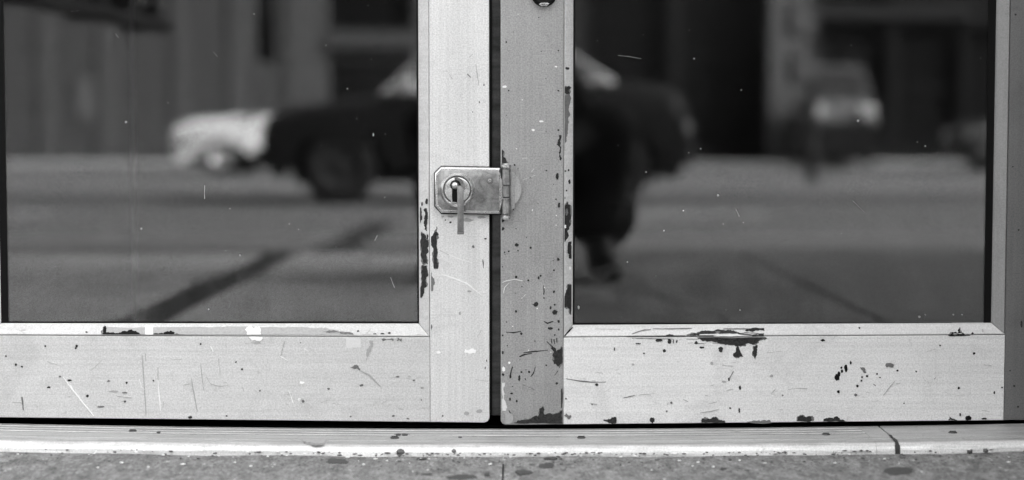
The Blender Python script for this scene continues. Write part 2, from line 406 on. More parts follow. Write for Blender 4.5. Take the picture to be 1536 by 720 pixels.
# ------------------------------------------------------------------ the two glass doors
TOP = 2.19; TH = .045
BEAD_IN = .011
def make_door(side):
    d = empty('glass_door', ((X(734) if side == 'L' else X(751)), 0, 0))
    inv = Matrix.Translation(-d.location)
    if side == 'L':
        o0, o1, g0, g1, i0, i1 = X(-118), X(-22), X(-3), X(628), X(645), X(734)     # hinge stile, glass, meeting stile
        zb = lambda x: Z(626)+(Z(634)-Z(626))*min(max((x-X(0))/(X(734)-X(0)), -.2), 1)
        zs = lambda x: Z(503)+(Z(505.5)-Z(503))*(x-g0)/(g1-g0)
        zg = lambda x: Z(486.5)+(Z(487)-Z(486.5))*(x-g0)/(g1-g0)
        sx = (o0, o1, i0, i1); bx = (o1, g0, g1, i0)
        mats = (M['paint_l'], M['paint_lv'], M['paint_l'], M['bead'], M['bead'], M['bead'])
    else:
        i0, i1, g0, g1, o0, o1 = X(751), X(845), X(859.5), X(1491), X(1508), X(1600)
        zb = lambda x: Z(637.5)+(Z(630)-Z(637.5))*(x-X(751))/(X(1536)-X(751))
        zs = lambda x: Z(506)+(Z(502.5)-Z(506))*(x-g0)/(g1-g0)
        zg = lambda x: Z(489)+(Z(486)-Z(489))*(x-g0)/(g1-g0)
        sx = (i0, i1, o0, o1); bx = (i1, g0, g1, o0)
        mats = (M['paint_rv'], M['stile_far'], M['paint_r'], M['bead'], M['bead_r'], M['bead'])
    par = {}
    def put(name, bm, mat, parent=None):
        bm.transform(inv); o = obj(name, bm, mat, parent or d); flatshade(o, 40); return o
    e = .0003
    # stiles run the full height
    def stile(xa, xb, m, rnd_in):
        c = .006
        poly = [(xa, zb(xa)), (xb, zb(xb)), (xb, TOP), (xa, TOP)]
        if rnd_in == 'r': poly = [(xa, zb(xa)), (xb-c, zb(xb)), (xb-c*.3, zb(xb)+c*.3), (xb, zb(xb)+c), (xb, TOP), (xa, TOP)]
        if rnd_in == 'l': poly = [(xa, zb(xa)+c), (xa+c*.3, zb(xa)+c*.3), (xa+c, zb(xa)), (xb, zb(xb)), (xb, TOP), (xa, TOP)]
        return put('stile', prism(poly, 0, TH, .0012, 2), m)
    if side == 'L':
        par['hinge'] = stile(sx[0], sx[1], mats[0], ''); par['meet'] = stile(sx[2], sx[3], mats[1], 'r')
        ra, rb = sx[1]+e, sx[2]-e
    else:
        par['meet'] = stile(sx[0], sx[1], mats[0], 'l'); par['hinge'] = stile(sx[2], sx[3], mats[1], '')
        ra, rb = sx[1]+e, sx[2]-e
    par['rail'] = put('bottom_rail', prism([(ra, zb(ra)), (rb, zb(rb)), (rb, zs(rb)-e), (ra, zs(ra)-e)], .0002, TH-.001, .0005, 1), mats[2])
    put('top_rail', prism([(ra, TOP-.13), (rb, TOP-.13), (rb, TOP-.0005), (ra, TOP-.0005)], .0002, TH-.001, .001, 1), mats[2])
    # glazing beads, mitred
    def bead(out_a, out_b, in_b, in_a, m):
        bm = bmesh.new()
        ring = []
        for (xo, zo), (xi, zi) in ((out_a, in_a), (out_b, in_b)):
            ring.append([bm.verts.new(c) for c in ((xo, .0012, zo), (xo+(xi-xo)*.08, .0006, zo+(zi-zo)*.08), (xo+(xi-xo)*.90, BEAD_IN-.002, zo+(zi-zo)*.90), (xi, BEAD_IN, zi), (xi, .030, zi), (xo, .030, zo))])
        for i in range(6): bm.faces.new((ring[0][i], ring[1][i], ring[1][(i+1) % 6], ring[0][(i+1) % 6]))
        bm.faces.new(ring[0]); bm.faces.new(ring[1][::-1])
        return put('glazing_bead', bm, m)
    a, b = bx[0], bx[3]; A, B = bx[1], bx[2]
    zt, zti = TOP-.13, TOP-.145
    mg = .0006
    par['bead_b'] = bead((a+mg, zs(a)+mg), (b-mg, zs(b)+mg), (B-mg*.5, zg(B)), (A+mg*.5, zg(A)), mats[3])
    bead((a+mg, zt-mg), (b-mg, zt-mg), (B, zti), (A, zti), mats[3])
    par['bead_l'] = bead((a+mg, zs(a)+2.2*mg), (a+mg, zt-2*mg), (A, zti+mg), (A, zg(A)+mg), mats[3] if side == 'L' else mats[5])
    par['bead_r'] = bead((b-mg, zs(b)+2.2*mg), (b-mg, zt-2*mg), (B, zti+mg), (B, zg(B)+mg), mats[4])
    # black rubber round the pane (thicker on the hinge side)
    bm = bmesh.new(); gw = .0022; go = .0085
    l_w, r_w = (go, gw) if side == 'L' else (gw, go)
    zA = min(zg(A), zg(B)); box(bm, A-.003, B+.003, .0135, .0195, zA-.003, zA+gw)
    box(bm, A-.003, B+.003, .0135, .0195, zti-gw, zti+.003); box(bm, A-.003, A+l_w, .0136, .0194, zA+gw, zti-gw); box(bm, B-r_w, B+.003, .0136, .0194, zA+gw, zti-gw)
    put('gasket', bm, M['gasket'])
    par['glass'] = put('glass_pane', BX(A-.004, B+.004, .0150, .0190, zA-.005, zti+.004), M['glass'])
    zn = {}
    def off(f): return lambda x, z: f(x, z)
    def zone(k, part, x0, x1, z0, z1, f): zn[k] = Zone(part, x0, x1, z0, z1, f)
    lo = min(zb(ra), zb(rb))-.001
    zone('rail', par['rail'], ra+.001, rb-.001, lo+.0015, zs((ra+rb)/2)-.0003, lambda x, z: .0002)
    zone('meet', par['meet'], (sx[2] if side == 'L' else sx[0])+.0015, (sx[3] if side == 'L' else sx[1])-.0008, lo+.002, TOP, lambda x, z: 0)
    zone('hinge', par['hinge'], (sx[0] if side == 'L' else sx[2])+.001, (sx[1] if side == 'L' else sx[3])-.001, lo+.002, TOP, lambda x, z: 0)
    def slope(u): return .0006+(BEAD_IN-.002-.0006)*(u-.08)/.82
    zone('bead_b', par['bead_b'], a, b, zs(g0)+.0012, zg(g0)-.002, lambda x, z: slope(min(max((z-zs(x))/(zg(x)-zs(x)), .08), .9)))
    zone('bead_l', par['bead_l'], a+.0012, A-.0016, 0, TOP, lambda x, z: slope(min(max((x-a)/(A-a), .08), .9)))
    zone('bead_r', par['bead_r'], B+.0016, b-.0012, 0, TOP, lambda x, z: slope(min(max((b-x)/(b-B), .08), .9)))
    zone('glass', par['glass'], A+.003, B-.003, zg(A)+.003, zti, lambda x, z: .0150)
    for k in ('bead_b', 'bead_l', 'bead_r'): zn[k].sloped = True
    return d, zn
doorL, ZL = make_door('L'); doorR, ZR = make_door('R')
tag(doorL, 'left glass door, pale scratched frame, with the steel lock hasp across its edge', 'door', 'pair of glass shop doors')
tag(doorR, 'right glass door with dull grey pitted edge stile and peeling paint', 'door', 'pair of glass shop doors')
# marks are modelled in world metres: shift them into the door's own frame
_obj = obj
def obj_mark(name, bm, mat, parent=None, *a, **k):
    if parent is not None and parent.parent in (doorL, doorR): bm.transform(Matrix.Translation(-parent.parent.location))
    return _obj(name, bm, mat, parent, *a, **k)
obj = obj_mark
# meeting strip in the gap, on the left door's edge
obj('meeting_strip', BX(X(737), X(752.5), .016, .040, Z(634)+.006, TOP, .001), M['strip'], ZL['meet'].part)
obj('strip_seal', BX(X(734), X(738), .010, .041, Z(634)+.008, TOP), M['gasket'], ZL['meet'].part)

# --- left door: meeting stile and its bead
z = ZL['bead_r']
mark(z, [(635, 314), (640, 312), (642, 328), (641, 347), (637, 340), (636, 328)], 'chip')
mark(z, [(629, 310), (632, 312), (633, 324), (631, 334), (629, 333)], 'chip')
mark(z, [(632, 349), (637, 351), (638, 358), (643, 360), (641, 372), (640, 384), (642, 396), (634, 396), (631, 380), (630, 362)], 'chip')
mark(z, [(633, 398), (640, 399), (642, 410), (638, 420), (640, 428), (636, 432), (634, 444), (630, 446), (631, 430), (632, 416)], 'chip')
dot(z, 640, 302, 4, 9); dot(z, 633, 306, 3, 6); dot(z, 641, 355, 3, 9)
z = ZL['meet']
mark(z, [(655, 341), (658, 352), (655, 361), (655, 385), (657, 403), (651, 403), (650, 376), (647, 366), (643, 359), (650, 352)], 'chip')
mark(z, [(645, 404), (647, 414), (652, 425), (649, 437), (646, 433), (646, 418)], 'chip_g')
dot(z, 646.8, 490, 3, 9); dot(z, 676, 333.5, 3.4); dot(z, 668, 330, 2.6); dot(z, 710, 370, 4.5, 4.5, 'chip_g'); dot(z, 728, 358, 4, 2.4, 'chip')
line(z, [(724, 389), (725, 395), (725, 402)], 2, 'scr_d'); line(z, [(661, 411), (680, 417), (700, 425), (723, 443)], 1.5, 'scr_w')
line(z, [(672, 381), (690, 389), (708, 394)], 1.3, 'scr_w'); line(z, [(660, 376), (673, 382)], 1.2, 'scr_g')
line(z, [(714, 97), (716, 112), (718, 128)], 1.1, 'scr_g'); line(z, [(674, 111), (679, 119)], 1.4, 'scr_g'); line(z, [(704, 86), (709, 81)], 1.5, 'scr_g')
line(z, [(701, 111), (706, 116)], 2, 'scr_d'); dot(z, 726, 127, 2, 4, 'scr_d'); dot(z, 719, 153, 2, 4, 'scr_d'); dot(z, 709, 168, 2, 2, 'scr_d'); dot(z, 692, 181, 1.8, 2, 'scr_g')
mark(z, [(697, 524), (706, 523), (714, 525), (712, 530), (702, 529), (696, 529)], 'putty'); dot(z, 658, 528.5, 7, 4, 'putty')
line(z, [(716, 505), (722, 495)], 1, 'scr_g'); line(z, [(713, 569), (732, 572)], 1, 'scr_g'); dot(z, 664, 624, 3, 3, 'scr_d'); dot(z, 700, 620, 8, 6, 'chip_m'); dot(z, 719, 617, 10, 7, 'chip_m')
dot(z, 728, 552, 2, 5, 'scr_d'); dot(z, 730, 541, 2, 4, 'scr_d'); dot(z, 704, 437, 6, 3, 'chip_m'); dot(z, 690, 470, 4, 6, 'chip_m')
# --- left door: bottom bead
z = ZL['bead_b']
mark(z, [(159, 490), (300, 490), (420, 491), (480, 491.5), (505, 495), (521, 498), (531, 503), (530, 504), (159, 504)], 'chip_m', lift=.0007)
mark(z, [(155, 491), (159, 489), (160, 498.5), (178, 499.5), (188, 496), (200, 496), (210, 500.5), (214, 504), (154, 504)], 'chip_b', lift=.0011)
mark(z, [(231, 500), (245, 500.5), (250, 497), (262, 498), (261, 502), (276, 504), (231, 504)], 'chip_b', lift=.0011)
mark(z, [(218, 488), (230, 488), (229.5, 504), (219, 504)], 'putty', 'tape_scrap', lift=.0014, rough=.4)
mark(z, [(368, 494), (374, 489), (384, 490), (391, 493), (394, 504), (372, 504)], 'putty', 'putty_blob', lift=.0022)
dot(z, 314, 491.5, 14, 5, 'putty'); dot(z, 336, 490, 8, 3, 'putty'); dot(z, 296, 495, 3, 8, 'scr_w'); dot(z, 130, 498, 4, 3); dot(z, 35, 495, 8, 1.6, 'scr_g'); dot(z, 43, 487.5, 5, 3, 'putty')
mark(z, [(484, 497), (500, 494.5), (528, 499), (531, 504), (526, 504), (522, 500), (505, 498)], 'scr_d', lift=.0011)
dot(z, 537, 496.5, 4, 3); dot(z, 584, 499.5, 5, 3); dot(z, 562, 502, 6, 6); dot(z, 574, 502, 8, 6); line(z, [(543, 503), (556, 502)], 1.5, 'chip'); line(z, [(550, 500), (556, 493)], 1.5, 'scr_g')
line(z, [(28, 494), (40, 503)], 1, 'scr_g'); dot(z, 628, 503, 10, 3, 'chip_g')
# --- left door: bottom rail
z = ZL['rail']
mark(z, [(373, 505), (394, 505), (393, 509), (385, 511), (377, 509)], 'putty', 'putty_blob', lift=.0012)
mark(z, [(366, 513), (390, 513), (393, 516), (368, 515.5)], 'chip_m'); mark(z, [(518, 507.5), (541, 508), (541, 521), (520, 522)], 'chip_l', lift=.0003, rough=.7)
mark(z, [(572, 508.5), (591, 509), (590, 512), (574, 512)], 'chip_g'); mark(z, [(596, 507), (603, 507.5), (603, 512), (595, 511.5)], 'chip_g')
mark(z, [(555, 510), (559, 511), (557, 523), (552, 535), (548, 542), (549, 533), (553, 522)], 'chip_m')
mark(z, [(525, 551), (531, 548), (538, 550), (541, 555), (534, 553)], 'chip_g'); line(z, [(541, 556), (555, 563), (563, 572), (571, 580)], 2.2, 'scr_g')
line(z, [(95, 566), (107, 582), (122, 601), (133, 614), (141, 624)], 2.0, 'scr_w'); line(z, [(106, 578), (109, 583)], 2, 'scr_w'); line(z, [(237, 571), (239, 594), (241, 616)], 2.0, 'scr_w')
line(z, [(237, 551), (237, 570)], 1.5, 'scr_g'); line(z, [(209, 569), (213, 582)], 1.5, 'scr_w'); line(z, [(213, 532), (215, 560), (217, 590), (219, 623)], 1.4, 'scr_g'); line(z, [(218, 530), (219, 542)], 2.2, 'scr_g')
line(z, [(287, 568), (291, 590), (296, 618)], 1.8, 'scr_g'); line(z, [(33, 595), (34, 604), (35, 615)], 2.4, 'scr_d'); line(z, [(19, 603), (32, 604)], 1, 'scr_g')
line(z, [(316, 519), (320, 528)], 2.4, 'scr_w'); line(z, [(328, 538), (330, 562)], 1.4, 'scr_g'); line(z, [(301, 545), (304, 575), (306, 586)], 1, 'scr_g'); line(z, [(70, 542), (85, 547)], 1, 'scr_g'); line(z, [(136, 556), (152, 541)], 1.3, 'scr_g')
for a in ((24, 547, 4), (68, 519, 3), (115, 519, 4.5), (114, 522, 3), (104, 570.5, 7, 3), (190, 574, 4), (131, 594, 4.5), (187.5, 602.5, 3), (230, 571, 3), (33, 550, 4, 3), (9, 534, 2.5), (301, 516, 3), (354, 543, 2.5), (363, 554, 3), (73, 581, 6, 3), (285, 626, 8, 4), (340, 624, 3)): dot(z, *a)
dot(z, 151, 610, 12, 3.4, 'chip_g'); dot(z, 163, 571.5, 5, 3, 'chip_g'); dot(z, 171, 587, 16, 3, 'chip_m'); dot(z, 187, 589, 9, 2.5, 'chip_g'); dot(z, 90, 565, 4, 3, 'chip_g'); line(z, [(175, 594), (198, 597)], 1, 'scr_g'); line(z, [(310, 566), (316, 576), (330, 580), (342, 578)], 1, 'scr_g')
for a in ((454.5, 602, 5), (542, 578, 6, 4), (621, 570.5, 4, 3), (390, 586, 3), (363, 554, 3.5), (493, 583, 5, 3), (451, 514, 2), (596, 565, 6, 2), (633, 582, 6, 2), (526, 625, 4, 2.4), (590, 624, 5, 3), (612, 628, 4, 3), (632, 600, 2, 2)): dot(z, *(list(a)[:3]+[a[3] if len(a) > 3 else a[2]]), 'scr_d')
line(z, [(433, 586), (440, 605)], 1.8, 'scr_w'); dot(z, 453, 574, 7, 4, 'putty'); line(z, [(427, 512), (421, 534)], 1.3, 'scr_g'); line(z, [(420, 534), (432, 541)], 1.6, 'scr_w'); line(z, [(456, 523), (463, 527)], 1.6, 'scr_w'); dot(z, 449, 599, 5, 4, 'scr_w')
line(z, [(633, 612), (644, 612)], 1, 'scr_g')
# --- right door: meeting stile
z = ZR['meet']
for a in ((775, 367.5, 6), (796, 371.5, 4, 3), (837.5, 389, 4, 5), (774, 415.5, 4), (792.5, 420.5, 3), (808, 417, 3, 5), (811, 413.5, 3.6), (831, 405.5, 3), (774, 467, 4), (838, 482, 4, 5), (825.5, 492.5, 8, 4), (838, 494, 3, 4), (826, 461.5, 3, 5), (832, 457, 3), (831, 437.5, 4), (782, 500.5, 4), (832, 502.5, 3), (816, 447, 2.4), (759.5, 63, 3), (763, 136, 2.5), (837.5, 76, 2.6), (837.5, 136, 3), (837.5, 195, 3), (782, 558, 3), (793.5, 558, 4), (779, 567, 4, 10), (765.5, 565, 3.6, 6), (819.5, 548, 2.6), (835, 575, 4), (775, 601.5, 3, 5), (765, 599, 3, 5), (767, 590, 4, 3), (788, 568.5, 2.5), (772, 247.5, 3), (819.5, 256, 2.4), (763, 377, 3), (777, 376, 2.5), (752.8, 400, 2.4, 3), (754, 503, 3), (754, 529, 3.5, 5), (836, 264, 5, 11), (838.5, 308, 4, 9), (834, 299, 2.5), (841, 238, 3.5, 6), (757, 378.5, 2, 3), (783, 430, 1.8), (838, 526, 5, 3), (790, 356, 1.8)): dot(z, *a)
mark(z, [(798, 456), (804, 453), (807.5, 455), (806, 459), (801, 459)], 'chip'); mark(z, [(828, 467), (832, 464.5), (836.5, 467), (836, 471.5), (830, 472)], 'chip')
line(z, [(816, 482), (821, 485), (830, 482)], 2.2, 'chip'); line(z, [(759, 498), (770, 499), (782, 497)], 1.9, 'chip'); line(z, [(815.5, 428), (816, 438), (815.5, 442)], 1.6, 'chip'); line(z, [(785, 529), (805, 527), (822, 525)], 1.6, 'chip')
for a, b in (((827, 508), (828, 515)), ((831, 509), (832, 516)), ((835, 507), (835.5, 514)), ((820, 512), (829, 521))): line(z, [a, b], 2.2, 'chip')
mark(z, [(826, 517), (831, 521), (835, 527), (842, 520), (844, 530), (843, 545), (839.5, 552), (834, 546), (829.5, 541), (829, 531), (831, 528)], 'chip')
line(z, [(779, 535), (786, 532), (798, 530)], 2.6, 'chip'); line(z, [(769, 550), (766, 560), (765, 567)], 2.2, 'chip'); line(z, [(803, 550), (800, 560), (796, 565)], 1.8, 'chip'); line(z, [(837, 556), (832, 563)], 1.4, 'chip'); line(z, [(784, 577), (801, 584)], 1, 'scr_d')
line(z, [(842.5, 583), (843, 596), (842, 612)], 2.4, 'chip')
mark(z, [(771, 634.5), (776, 631), (794, 629), (807, 624.5), (809, 617), (814, 609.5), (817, 622), (831, 621), (843, 616), (844, 636), (790, 636)], 'chip')
mark(z, [(752.5, 574), (758, 573), (757, 590), (759, 605), (759, 617), (753, 616), (754.5, 595)], 'chip_l', 'bare_edge'); mark(z, [(755, 618), (763, 615), (769, 624), (768, 634), (757, 634)], 'chip_m', 'bare_edge', lift=.0018)
dot(z, 755.5, 554, 5, 8, 'scr_w'); dot(z, 764, 544, 4, 4, 'scr_w'); line(z, [(763, 615), (767, 622), (769, 628)], 2, 'chip'); dot(z, 754.5, 562, 4, 4)
mark(z, [(838, 203), (842.5, 203), (842, 222), (841, 238), (838.5, 236), (839.5, 221), (836, 213)], 'chip')
for pts in ([(753, 424), (760, 421), (772, 419), (784, 421)], [(755, 440), (757, 431), (764, 424)], [(782, 448), (789, 441)], [(783, 238), (792, 237)], [(797, 258), (801, 253)], [(784, 270), (803, 263)]): line(z, pts, 1.2, 'chip_l')
for k in range(46): dot(z, rnd.uniform(756, 838), rnd.uniform(20, 600), rnd.uniform(1.2, 2.6), rnd.uniform(1.2, 2.6), rnd.choice(['scr_w', 'chip_g', 'chip_m', 'scr_w', 'chip']))
for c in ((812, 182, 8, 3), (800, 195, 6, 3), (757, 130, 8, 4), (834, 100, 4, 3)): dot(z, *c, 'scr_w')
# lock cylinder at the top of that stile
lx, lz = P(816, -9)
lb = disc_lathe([(0, -.004), (.0085, -.004), (.0095, -.0055), (.0128, -.0062), (.0150, -.004), (.0155, .001)], 0, 0, 32); lb.transform(Matrix.Translation(Vector((lx, 0, lz))-doorR.location))
lko = _obj('lock_cylinder', lb, M['chip_b'], doorR, True)
lb = prism([(X(808, 0), Z(7)), (X(812, 0), Z(5)), (X(821, 0), Z(5)), (X(824, 0), Z(6)), (X(820, 0), Z(10)), (X(812, 0), Z(10))], -.008, -.004, .0006); lb.transform(Matrix.Translation(-doorR.location))
_obj('cylinder_lip', lb, M['steel_b'], lko)
# --- right door: the bead beside it
z = ZR['bead_l']
mark(z, [(841, 134), (856, 130), (856, 150), (855, 170), (852, 192), (850, 208), (848, 226), (842, 226), (842, 180)], 'chip_g')
mark(z, [(841, 133), (847, 131), (856, 131), (855, 140), (850, 142), (843, 138)], 'chip', lift=.0008); dot(z, 851, 102.5, 7, 5)
mark(z, [(850, 303), (856, 308), (857, 325), (856, 335), (852, 345), (849, 360), (843, 362), (845, 351), (847, 346), (844, 330), (844, 313)], 'chip')
mark(z, [(852, 364), (857, 362), (858, 388), (853, 386), (851, 375)], 'chip'); mark(z, [(852, 426), (858, 428), (858, 448), (857, 471), (853, 462), (847, 460), (843, 453), (848, 440)], 'chip')
for a in ((854, 273, 4, 8), (853, 255, 3, 4), (848, 256.5, 3), (850, 286, 3, 3), (847, 297, 3, 3)): dot(z, *a)
dot(z, 850, 318, 5, 12, 'chip_m'); dot(z, 848, 340, 3, 6, 'putty'); dot(z, 855, 402, 3, 6, 'putty'); dot(z, 848, 141, 6, 5, 'chip_m')
# --- right door: bottom bead and rail
z = ZR['bead_b']
mark(z, [(1030, 503), (1046, 500), (1060, 496), (1085, 495), (1098, 496.5), (1109, 499.5), (1146, 500), (1147, 506), (1050, 506), (1042, 503.5)], 'chip'); mark(z, [(1118, 495), (1146, 492), (1146.5, 496), (1130, 497.5), (1119, 497)], 'chip')
line(z, [(1070, 504), (1085, 503.5), (1110, 503), (1128, 504)], 1.4, 'bead' if False else 'scr_w'); line(z, [(948, 501), (958, 497), (966, 495), (976, 494)], 1.6, 'scr_d'); line(z, [(979, 493), (1010, 493), (1038, 492.5)], 1.3, 'scr_d'); line(z, [(940, 507), (985, 504.5), (1028, 503.5)], 1.4, 'chip'); dot(z, 1005, 503.5, 14, 5); line(z, [(1085, 493), (1146, 492.5)], 1.4, 'chip'); line(z, [(893, 493), (930, 494)], 1.1, 'scr_g')
mark(z, [(1422, 503.5), (1427, 498), (1437, 499), (1439, 491), (1441.5, 499), (1447, 502), (1455, 503.5)], 'chip_b'); dot(z, 1458.5, 500, 4, 3, 'chip_b'); dot(z, 1289, 491.5, 3, 4); dot(z, 1474, 496, 3, 5, 'chip_m')
line(z, [(846, 505), (852, 498), (859, 490.5)], 2.0, 'chip_b', 'mitre_gap')
z = ZR['rail']
mark(z, [(1046, 506), (1147, 506), (1150, 508), (1137, 512), (1132, 517), (1118, 515.5), (1110, 519), (1100, 517), (1082, 516), (1068, 511.5), (1052, 510)], 'chip')
mark(z, [(1107, 518), (1114.5, 535), (1107, 535.5), (1100, 534), (1104, 527)], 'chip'); mark(z, [(1130, 519), (1136.5, 518), (1135, 530), (1132.5, 538), (1128, 529)], 'chip'); mark(z, [(1077, 522), (1084, 521.5), (1082, 528.5), (1078, 526)], 'chip')
for a in ((1044, 514, 6, 5), (989, 510.5, 12, 5), (1004, 512, 6, 8), (1010, 512.5, 2, 6), (1015, 512.5, 3, 5), (996.5, 526, 6, 6), (1053, 521, 9, 3), (921.5, 523.5, 2.4, 6), (966, 530, 3), (957, 515.5, 10, 2), (1110, 581.5, 4, 7), (1109, 615.5, 3, 8), (895, 577, 5, 4), (849, 598, 3), (1093.5, 569, 3, 6), (1095, 612, 3)): dot(z, *a)
for a in ((949.5, 547, 5, 4), (1068, 545, 5, 6), (1086, 572.5, 7, 3), (1157, 564, 6, 4), (1000, 617, 3), (1007, 604, 4), (1174, 593, 3), (888, 607, 2.4)): dot(z, *a, *(['scr_g'] if len(a) > 3 else [3, 'scr_d'])[-1:]) if len(a) > 3 else dot(z, a[0], a[1], a[2], a[2], 'scr_d')
line(z, [(849, 568), (866, 571), (885, 573), (909, 573)], 1.5, 'scr_d'); line(z, [(1094, 568), (1100, 557)], 2, 'scr_d'); line(z, [(935, 597), (952, 593)], 1.4, 'scr_d'); line(z, [(960, 592), (982, 590)], 1.1, 'scr_g'); line(z, [(1050, 619), (1066, 617), (1078, 614)], 1.4, 'scr_g'); line(z, [(1083, 548), (1100, 549)], 1, 'scr_g'); line(z, [(1025, 599), (1032, 602)], 1.4, 'scr_g'); line(z, [(948, 507.5), (975, 508), (1010, 508.5)], 1.1, 'scr_d'); line(z, [(1015, 543), (1022, 540)], 1, 'scr_g')
mark(z, [(905, 630), (915, 629), (924, 626), (924.5, 634), (914, 634), (911, 632)], 'chip'); mark(z, [(975, 628), (980, 626), (982, 631), (979, 635), (976, 633)], 'chip'); mark(z, [(1052, 634), (1054, 627.5), (1065, 628.5), (1075, 626), (1081, 630), (1088, 634)], 'chip'); mark(z, [(1120, 633), (1130, 630.5), (1140, 632), (1155, 630), (1158, 634)], 'chip_g'); mark(z, [(846, 624), (850, 620), (857, 624), (851, 628)], 'chip_g')
for a in ((1269, 552, 6, 12), (1263, 557, 4, 6), (1258.5, 561, 5, 8), (1255.5, 566, 8, 9), (1262, 551.5, 3, 4), (1276, 544, 3, 6), (1286, 579, 4), (1257.5, 587, 4.5), (1461, 530, 4), (1491.5, 589, 3, 6), (1438, 582, 4), (1234, 510.5, 7, 4), (1300.5, 564, 4), (1315.5, 561, 3), (1293, 565.5, 3), (1292, 571, 3.4), (1320, 566, 2.4), (1503, 581, 3), (1346, 556, 4, 3), (1356, 605, 2.4), (1374, 557, 3), (1410, 518, 3)): dot(z, *a, mat='chip_b')
mark(z, [(1290, 550), (1298, 556), (1299, 559), (1293, 555)], 'chip_g'); mark(z, [(1328, 547), (1333, 544.5), (1342, 547), (1340, 552), (1329, 551)], 'chip_g'); dot(z, 1283.5, 592.5, 5, 4, 'chip_g'); line(z, [(1325, 593), (1335, 580), (1342, 572)], 1.1, 'scr_g'); line(z, [(1310, 576), (1314, 579)], 1.3, 'scr_d'); line(z, [(1401, 569), (1404, 566)], 1.4, 'scr_d')
mark(z, [(1196, 631), (1198, 624.5), (1204, 623), (1210, 625.5), (1217, 624), (1221, 631)], 'chip'); mark(z, [(1234, 632), (1240, 627), (1250, 628), (1257, 625), (1260, 629), (1270, 632)], 'chip'); mark(z, [(1448, 630), (1449, 624), (1454, 623), (1456, 630)], 'chip_b'); mark(z, [(1422, 630), (1424, 625), (1430, 628), (1436, 631)], 'chip'); dot(z, 1440, 622, 3, 6); dot(z, 1477, 628, 9, 3)
line(z, [(1182, 584), (1200, 582)], 1, 'scr_g'); line(z, [(1150, 529), (1172, 527)], 1, 'scr_g')
for k in range(16):
    x0 = rnd.uniform(945, 1130); y0 = rnd.uniform(507, 516); line(z, [(x0, y0), (x0+rnd.uniform(4, 22), y0+rnd.uniform(-.6, .6))], rnd.uniform(.8, 1.6), rnd.choice(['scr_d', 'chip', 'scr_g']))
for zz_, xr in ((ZR['rail'], (850, 1500)), (ZL['rail'], (5, 640))):
    for k in range(34):
        x0 = rnd.uniform(*xr); y0 = 617-abs(rnd.gauss(0, 1))*40; a_ = rnd.uniform(-.5, .5) if k % 3 else rnd.uniform(0, 3); l_ = rnd.uniform(3, 15)
        if y0 > 512: line(zz_, [(x0, y0), (x0+l_*math.cos(a_), y0+l_*.6*math.sin(a_))], rnd.uniform(.6, 1.1), rnd.choice(['scr_g', 'scr_g', 'chip_m', 'chip_l']))
z = ZR['hinge']
for a in ((1532, 486, 3, 11), (1521, 579, 3), (1527, 610, 3), (1523, 22, 3), (1515, 556, 2.4), (1528, 345, 2.6), (1519, 250, 2.2)): dot(z, *a)
# specks and hairlines on the glass
for zn, pts in ((ZL['glass'], ((189, 183, 5), (252, 154, 2), (302, 173, 2), (381, 21, 2.4), (489, 68, 2.4), (557, 89, 2), (560, 202, 3, 7), (521, 133, 3), (360, 383, 3, 5), (313, 464, 3), (338, 376, 2), (83, 400, 1.6), (105, 410, 1.6), (482, 219, 1.8), (212, 343, 4, 6), (448, 344, 2), (434, 336, 2), (504, 370, 2), (345, 313, 2), (577, 296, 2), (552, 8, 1.8), (589, 119, 2.4), (424, 251, 1.6), (578, 201, 2.4), (535, 178, 2)),),
                (ZR['glass'], ((1041, 88, 4), (965, 52, 2), (1034, 45, 2.2), (1077, 293, 4, 5), (1287, 181, 4), (969, 258, 3), (996, 346, 3), (1277, 68, 2.4), (1388, 219, 2.6), (1376, 213, 2), (1112, 135, 2.6), (1051, 223, 2.6), (1033, 229, 2), (984, 414, 2.4), (1025, 316, 2.6), (941, 393, 3, 4), (1089, 465, 2, 3), (1110, 465, 2.6, 3), (1388, 472, 3, 3), (1379, 475, 6, 5), (932, 475, 2.4), (1430, 472, 3), (1443, 472, 3), (868, 461, 4, 8), (1353, 59, 1.8), (1471, 87, 2), (896, 61, 2), (927, 218, 2), (1262, 350, 1.6), (1085, 336, 1.8), (1115, 334, 2)))):
    for a in pts: dot(zn, a[0], a[1], a[2]*.72, (a[3] if len(a) > 3 else a[2])*.72, 'chip_m' if a[2] > 2.5 else 'chip_g', 'speck')
for zn, pts in ((ZL['glass'], ((307, 278), (307, 298))), (ZL['glass'], ((586, 416), (592, 432))), (ZL['glass'], ((562, 361), (566, 353))), (ZL['glass'], ((320, 78), (326, 85))), (ZL['glass'], ((107, 17), (118, 16))), (ZL['glass'], ((173, 50), (178, 57))), (ZR['glass'], ((1104, 314), (1109, 325))), (ZR['glass'], ((927, 83), (945, 85), (962, 88))), (ZR['glass'], ((1280, 302), (1296, 318))), (ZL['glass'], ((519, 456), (525, 462)))):
    line(zn, pts, 1.0, 'chip_g' if pts[0][0] not in (586, 307, 562) else 'chip_m', 'hairline')

